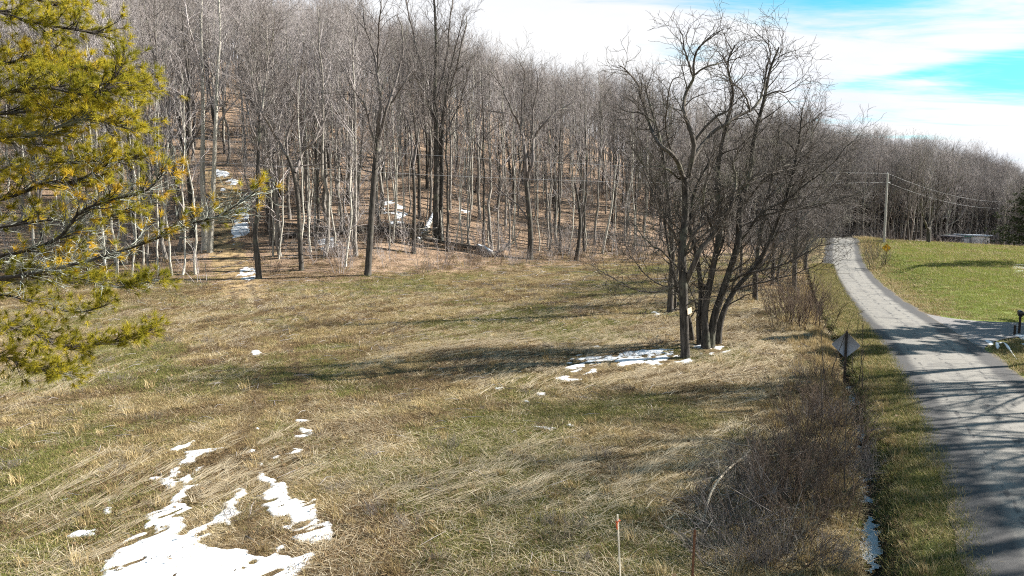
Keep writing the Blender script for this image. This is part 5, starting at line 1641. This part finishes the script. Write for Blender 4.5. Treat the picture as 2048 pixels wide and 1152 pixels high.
# board on the tree
pb = at(1379, 622, oak_base[1] - 0.24)
bd = obj('nailed_board', box_me('nailed_board', 0.32, 0.02, 0.27, M['board'], 0.003), None, tuple(pb))
bd.rotation_euler = (0, R(-9), R(42))
tag(bd, 'small pale wooden board nailed to the trunk of the dark tree', 'board')

# fallen branch by the ditch
b0 = on_ground(1395, 1062)
T = Tubes()
def gl(pl, lifts):
    out = []
    for (px, py), lf in zip(pl, lifts):
        g_ = on_ground(px, py); out.append(g_ + np.array([0, 0, lf]))
    return np.array(out)
T.add(resample(gl([(1393, 1064), (1408, 1050), (1418, 1020), (1435, 990), (1460, 968), (1490, 945)], [0.05, 0.12, 0.25, 0.3, 0.35, 0.35]), 20), np.linspace(0.030, 0.024, 20), 8)
T.add(resample(gl([(1490, 945), (1500, 930), (1470, 920), (1430, 908)], [0.35, 0.4, 0.4, 0.4]), 10), np.linspace(0.026, 0.010, 10), 6)
T.add(resample(gl([(1490, 940), (1500, 960), (1502, 985), (1500, 1000)], [0.36, 0.25, 0.15, 0.1]), 8), np.linspace(0.03, 0.012, 8), 6)
T.add(resample(gl([(1400, 965), (1470, 958), (1540, 955), (1605, 950)], [0.4, 0.45, 0.5, 0.55]), 8), np.linspace(0.012, 0.006, 8), 5)
fb = thing('fallen_branch', 'pale crooked fallen branch lying in the brush near the ditch', 'branch', b0)
obj('limb', T.mesh('fallen_limb', M['dead_wood'], b0), fb)
T2 = Tubes()
rk = np.random.default_rng(77)
for k in range(70):
    px = rk.uniform(1400, 1580); py = rk.uniform(940, 1100)
    s_ = on_ground(px, py) + np.array([0, 0, rk.uniform(0.0, 0.3)])
    dd = unit(np.array([rk.normal(0, 1), rk.normal(0, 1), rk.uniform(0.0, 0.5)])); Lk = rk.uniform(0.5, 1.6)
    T2.add([s_, s_ + dd * Lk * 0.5 + rk.normal(0, 0.05, 3), s_ + dd * Lk + rk.normal(0, 0.08, 3)], [0.010, 0.007, 0.003], 4)
obj('twigs', T2.mesh('fallen_twigs', M['twig'], b0), fb)

# ------------------------------------------------------------------ power line
pole_b = on_ground(1768, 492)
pole_b = np.array([at(1768, 480, 97.0)[0], 97.0, 0]); pole_b[2] = float(ground_z(pole_b[0], pole_b[1]))
Hp = at(1768, 348, 97.0)[2] - pole_b[2]
def utility_pole(name, label, base, H):
    t = thing(name, label, 'pole', base)
    T = Tubes(); T.add([(0, 0, -1), (0, 0, H * 0.5), (0, 0, H)], [0.17, 0.15, 0.12], 12)
    obj('shaft', T.mesh('pole_shaft', M['pole_wood']), t)
    T = Tubes(); T.add([(0, 0, H), (0, 0, H + 0.12), (0, 0, H + 0.2)], [0.05, 0.07, 0.03], 8)
    obj('insulator', T.mesh('pin_insulator', M['porcelain']), t)
    T = Tubes(); T.add([(0.12, 0, H - 1.15), (0.35, 0, H - 1.15), (0.42, 0, H - 1.12)], [0.05, 0.06, 0.03], 8)
    obj('insulator', T.mesh('side_insulator', M['porcelain']), t)
    return t
utility_pole('utility_pole', 'pale grey wooden utility pole beside the bend of the road', pole_b, Hp)
lp = np.array([-48.0, 62.0, 0]); lp[2] = float(ground_z(lp[0], lp[1]))
lp_H = at(160, 238, 62.0)[2] - lp[2]
utility_pole('utility_pole', 'wooden utility pole hidden behind the pine boughs', lp, lp_H)
rp = np.array([88.0, 128.0, 0]); rp[2] = float(ground_z(rp[0], rp[1]))
utility_pole('utility_pole', 'wooden utility pole in the trees beyond the dark shed', rp, 9.0)
def wire(name, label, a, b, sag, group):
    s = np.linspace(0, 1, 33)[:, None]
    pts = a * (1 - s) + b * s
    pts[:, 2] -= (4 * sag * s * (1 - s))[:, 0]
    T = Tubes(); T.add(pts, np.full(33, 0.0095), 5)
    tag(obj(name, T.mesh(name, M['wire'])), label, 'wire', group)
ptop = pole_b + np.array([0, 0, Hp + 0.1]); plow = pole_b + np.array([0, 0, Hp - 1.1])
ltop = lp + np.array([0, 0, lp_H + 0.1]); llow = at(160, 305, 62.0)
wire('power_wire', 'upper power wire strung across the front of the woods', ltop, ptop, 1.0, None)
wire('power_wire', 'lower power wire strung across the front of the woods', llow, plow, 1.1, None)
wire('power_wire', 'upper power wire running from the pole to the far trees', ptop, rp + np.array([0, 0, 9.1]), 0.9, None)
wire('power_wire', 'lower power wire running from the pole to the far trees', plow, rp + np.array([0, 0, 7.9]), 0.9, None)

# ------------------------------------------------------------------ mailbox
mb = on_ground(2038, 668)
mail = thing('mailbox', 'black mailbox on a dark post by the driveway mouth', 'mailbox', mb, None, R(65))
obj('post', box_me('mail_post', 0.10, 0.10, 1.35, M['post_dark'], 0.008, (0, 0, 0.375)), mail)
obj('arm', box_me('mail_arm', 0.55, 0.10, 0.08, M['post_dark'], 0.006, (0.0, 0.0, 0.97)), mail)
n = 14
prof = [(-0.11, 0.0), (0.11, 0.0)] + [(0.11 * math.cos(k * math.pi / n), 0.13 + 0.11 * math.sin(k * math.pi / n)) for k in range(n + 1)]
prof = np.array(prof); m_ = len(prof)
V = np.concatenate([np.stack([np.full(m_, s), prof[:, 0], prof[:, 1]], 1) for s in (-0.27, 0.27)])
Fs = np.array([(i, (i + 1) % m_, m_ + (i + 1) % m_, m_ + i) for i in range(m_)])
bx = obj('box', mesh_np('mail_box', V, [Fs, np.arange(m_)[::-1][None, :], np.arange(m_, 2 * m_)[None, :]], M['mailbox']), mail, (0.0, 0, 1.012))
obj('flag', box_me('mail_flag', 0.16, 0.008, 0.05, M['rust'], 0.002, (0.0, -0.118, 0.16)), bx)
pp = on_ground(2032, 668)
st = obj('short_post', box_me('short_post', 0.09, 0.09, 0.65, M['post_dark'], 0.01, (0, 0, 0.22)), None, tuple(on_ground(2029, 671)))
tag(st, 'short dark post standing beside the mailbox', 'post')
# white scrap lying on the driveway
q0 = on_ground(1994, 695)
T = Tubes(); T.add(resample(gl([(1996, 690), (2008, 690), (2020, 705), (2034, 723)], [0.05, 0.10, 0.06, 0.03]), 10), [0.05, 0.05, 0.03, 0.02, 0.05, 0.07, 0.04, 0.02, 0.02, 0.01], 6)
T.add(resample(gl([(1993, 690), (1995, 697), (1994, 700)], [0.1, 0.06, 0.02]), 5), [0.05, 0.08, 0.09, 0.06, 0.02], 6)
tag(obj('white_scrap', T.mesh('white_scrap', M['plastic_white'])), 'crumpled white plastic scrap lying beside the road', 'litter')

# ------------------------------------------------------------------ buildings beyond the lawn
def shed(name, label, pxl, pxr, Y, pyb, pyt, depth, wall, roofm, door=None, window=None, gable=False):
    a = at(pxl, pyb, Y); b = at(pxr, pyb, Y)
    c = (a + b) / 2
    z0 = float(ground_z(c[0], Y)) - 0.2
    w = b[0] - a[0]; h = at(pxl, pyt, Y)[2] - z0
    t = thing(name, label, 'shed', (c[0], Y, z0), None, R(6))
    obj('wall', box_me(name + '_wall', w, depth, h, M[wall], 0.01, (0, depth / 2, h / 2)), t)
    # sloping roof
    V = [(-w / 2 - 0.25, -0.35, h - 0.02), (w / 2 + 0.25, -0.35, h + 0.10), (w / 2 + 0.25, depth + 0.3, h + 0.22), (-w / 2 - 0.25, depth + 0.3, h + 0.12)]
    V = np.array(V + [(x_, y_, z_ + 0.14) for x_, y_, z_ in V])
    Fq = np.array([(0, 1, 2, 3), (4, 7, 6, 5), (0, 4, 5, 1), (1, 5, 6, 2), (2, 6, 7, 3), (3, 7, 4, 0)])
    obj('roof', mesh_np(name + '_roof', V, Fq, M[roofm]), t)
    n_r = int(w / 0.45)
    for k in range(n_r):
        obj('batten', box_me('wall_batten', 0.05, 0.03, h - 0.1, M[wall], 0.0, (-w / 2 + 0.2 + k * (w - 0.4) / max(n_r - 1, 1), -0.016, h / 2)), t)
    if door:
        x_, dw, dh, mt = door
        dd = obj('door', box_me('shed_door', dw, 0.06, dh, M[mt], 0.01, (x_, -0.035, dh / 2 + 0.1)), t)
        obj('handle', box_me('door_handle', 0.04, 0.05, 0.15, M['black_paint'], 0.005, (x_ + dw * 0.35, -0.09, dh / 2)), dd)
    if window:
        x_, ww, wh, zz = window
        wo = obj('window', box_me('shed_window', ww, 0.06, wh, M['siding_white'], 0.01, (x_, -0.035, zz)), t)
        obj('pane', box_me('window_pane', ww * 0.8, 0.02, wh * 0.8, M['glass_dark'], 0.0, (x_, -0.075, zz)), wo)
    return t

shed('shed', 'low grey shed with a green metal roof beyond the lawn', 1924, 1960, 119, 496, 474, 5.0, 'siding_grey', 'metal_green', (-1.0, 0.9, 1.9, 'siding_white'), (0.6, 0.7, 0.5, 1.3))
wsh = shed('shed', 'white sided shed attached to the green roofed one', 1963, 1986, 118, 496, 473, 5.0, 'siding_white', 'siding_grey', (0.6, 0.7, 1.7, 'siding_grey'), (-0.4, 0.6, 0.5, 1.4))
shed('shed', 'small dark lean-to shed left of the green roofed shed', 1901, 1921, 117, 495, 475, 3.5, 'shed_dark', 'shed_dark', None, (0.2, 0.5, 0.4, 1.0))
pf = on_ground(1873, 486)
fn = thing('rail_fence', 'short weathered rail fence at the top of the lawn', 'fence', (at(1884, 484, 122)[0], 122.0, float(ground_z(at(1884, 484, 122)[0], 122.0))))
for k in range(4):
    obj('post', box_me('fence_post', 0.12, 0.12, 1.5, M['dead_wood'], 0.01, (-1.8 + k * 1.2, 0, 0.55)), fn)
for k in range(3):
    obj('rail', box_me('fence_rail', 4.0, 0.05, 0.12, M['dead_wood'], 0.006, (0, -0.09, 0.45 + k * 0.38)), fn)
wsh.rotation_euler = (0, 0, R(42))
# pale lumber and a tarp lying at the edge of the woods
for k, (px, py, w_) in enumerate([(1838, 466, 2.6), (1842, 474, 2.2), (1850, 478, 1.6)]):
    Y = 124.0 + k
    a = at(px, py, Y)
    o = obj('plank_pile', box_me('plank_pile', w_, 1.0, 0.4, M['siding_white'], 0.05, (0, 0, 0.2)), None, (a[0], Y, float(ground_z(a[0], Y)) + 0.9 - 0.45 * k))
    o.rotation_euler = (0, R(3 * k - 3), R(8 * k))
    tag(o, 'pale weathered planks heaped at the edge of the far woods', 'planks', 'plank heaps beyond the lawn')

# ------------------------------------------------------------------ fallen logs and brush pile
def log(name, label, pl, lifts, r0, r1, mat, snow=False, cat='log', group=None):
    w = gl(pl, lifts); o0 = w[0].copy()
    pts = resample(w, 5 * len(pl))
    T = Tubes(); rad = np.linspace(r0, r1, len(pts)); T.add(pts, rad, 9)
    n_ = len(pts)
    V, Q = T.arrays()
    caps = [np.arange(9)[::-1][None, :], np.arange((n_ - 1) * 9, n_ * 9)[None, :]]
    t = thing(name, label, cat, o0, group)
    obj('trunk', mesh_np('log_trunk', V - o0, [Q] + caps, M[mat], smooth_sh=True), t)
    if snow:
        T = Tubes(); T.add(pts + np.array([0, 0, r0 * 0.55]), rad * 0.75, 7)
        sc_ = T.mesh('log_snow', M['snow'], o0)
        a_ = sc_.attributes.new('rim', 'FLOAT', 'POINT'); a_.data.foreach_set('value', np.ones(len(sc_.vertices), np.float32))
        obj('snow_cap', sc_, t)
    return t

log('fallen_log', 'long dark fallen trunk lying along the field edge', [(845, 490), (880, 494), (920, 500), (960, 508), (990, 516)], [0.6, 0.5, 0.45, 0.4, 0.3], 0.19, 0.30, 'bark_dark')
log('fallen_log', 'snow topped fallen log beside the long dark trunk', [(955, 505), (968, 509), (985, 516)], [0.6, 0.5, 0.4], 0.27, 0.32, 'bark_grey', True)
log('fallen_log', 'thin bent fallen trunk crossing the end of the dark log', [(985, 513), (1005, 508), (1024, 500), (1040, 480)], [0.3, 0.4, 0.7, 1.0], 0.11, 0.07, 'bark_dark')
log('fallen_log', 'dark fallen trunk lying across the slope behind the field edge trees', [(560, 480), (620, 478), (680, 472), (730, 468)], [0.3, 0.3, 0.3, 0.3], 0.22, 0.16, 'bark_dark')
log('fallen_log', 'upper dark fallen trunk lying across the leafy slope', [(560, 452), (600, 456), (650, 462)], [0.25, 0.25, 0.25], 0.18, 0.12, 'bark_dark')
log('split_slab', 'white split slab of wood leaning against the tallest tree', [(836, 488), (850, 474), (862, 458), (868, 450)], [0.1, 0.5, 1.0, 1.3], 0.38, 0.20, 'bark_pale', True)
o_ = big_base
T = Tubes(); T.add([at(886, 492, o_[1] - 0.5), at(884, 470, o_[1] - 0.45), at(882, 440, o_[1] - 0.4), at(881, 420, o_[1] - 0.38)], [0.10, 0.13, 0.10, 0.03], 6)
obj('stripped_wood', T.mesh('stripped_wood', M['bark_pale'], o_), big)
pile_c = on_ground(818, 478)
pile = thing('brush_pile', 'heap of dark brush and logs beside the split slab', 'brush pile', pile_c)
pile.scale = (1.45, 1.3, 1.5)
rk = np.random.default_rng(88)
for k in range(16):
    s_ = np.array([rk.normal(0, 1.3), rk.normal(0, 0.7), rk.uniform(0.1, 0.9)])
    a = rk.normal(0.2, 0.5); Lk = rk.uniform(1.5, 3.5)
    dd = np.array([math.cos(a), math.sin(a), rk.normal(0, 0.18)]) * Lk / 2
    T = Tubes(); rr = rk.uniform(0.05, 0.14)
    T.add([s_ - dd, s_ + rk.normal(0, 0.06, 3), s_ + dd], [rr, rr * 0.9, rr * 0.6], 6)
    obj('limb', T.mesh('pile_limb', M[('bark_dark', 'bark_dark', 'dead_wood', 'bark_grey')[k % 4]]), pile)
T = Tubes()
for k in range(160):
    s_ = np.array([rk.normal(0, 1.3), rk.normal(0, 0.8), rk.uniform(0.0, 1.0)])
    dd = unit(rk.normal(0, 1, 3) * np.array([1, 0.7, 0.4])) * rk.uniform(0.6, 1.6)
    T.add([s_, s_ + dd * 0.5 + rk.normal(0, 0.05, 3), s_ + dd], [0.025, 0.018, 0.008], 3)
obj('twigs', T.mesh('pile_twigs', M['twig_dark']), pile)
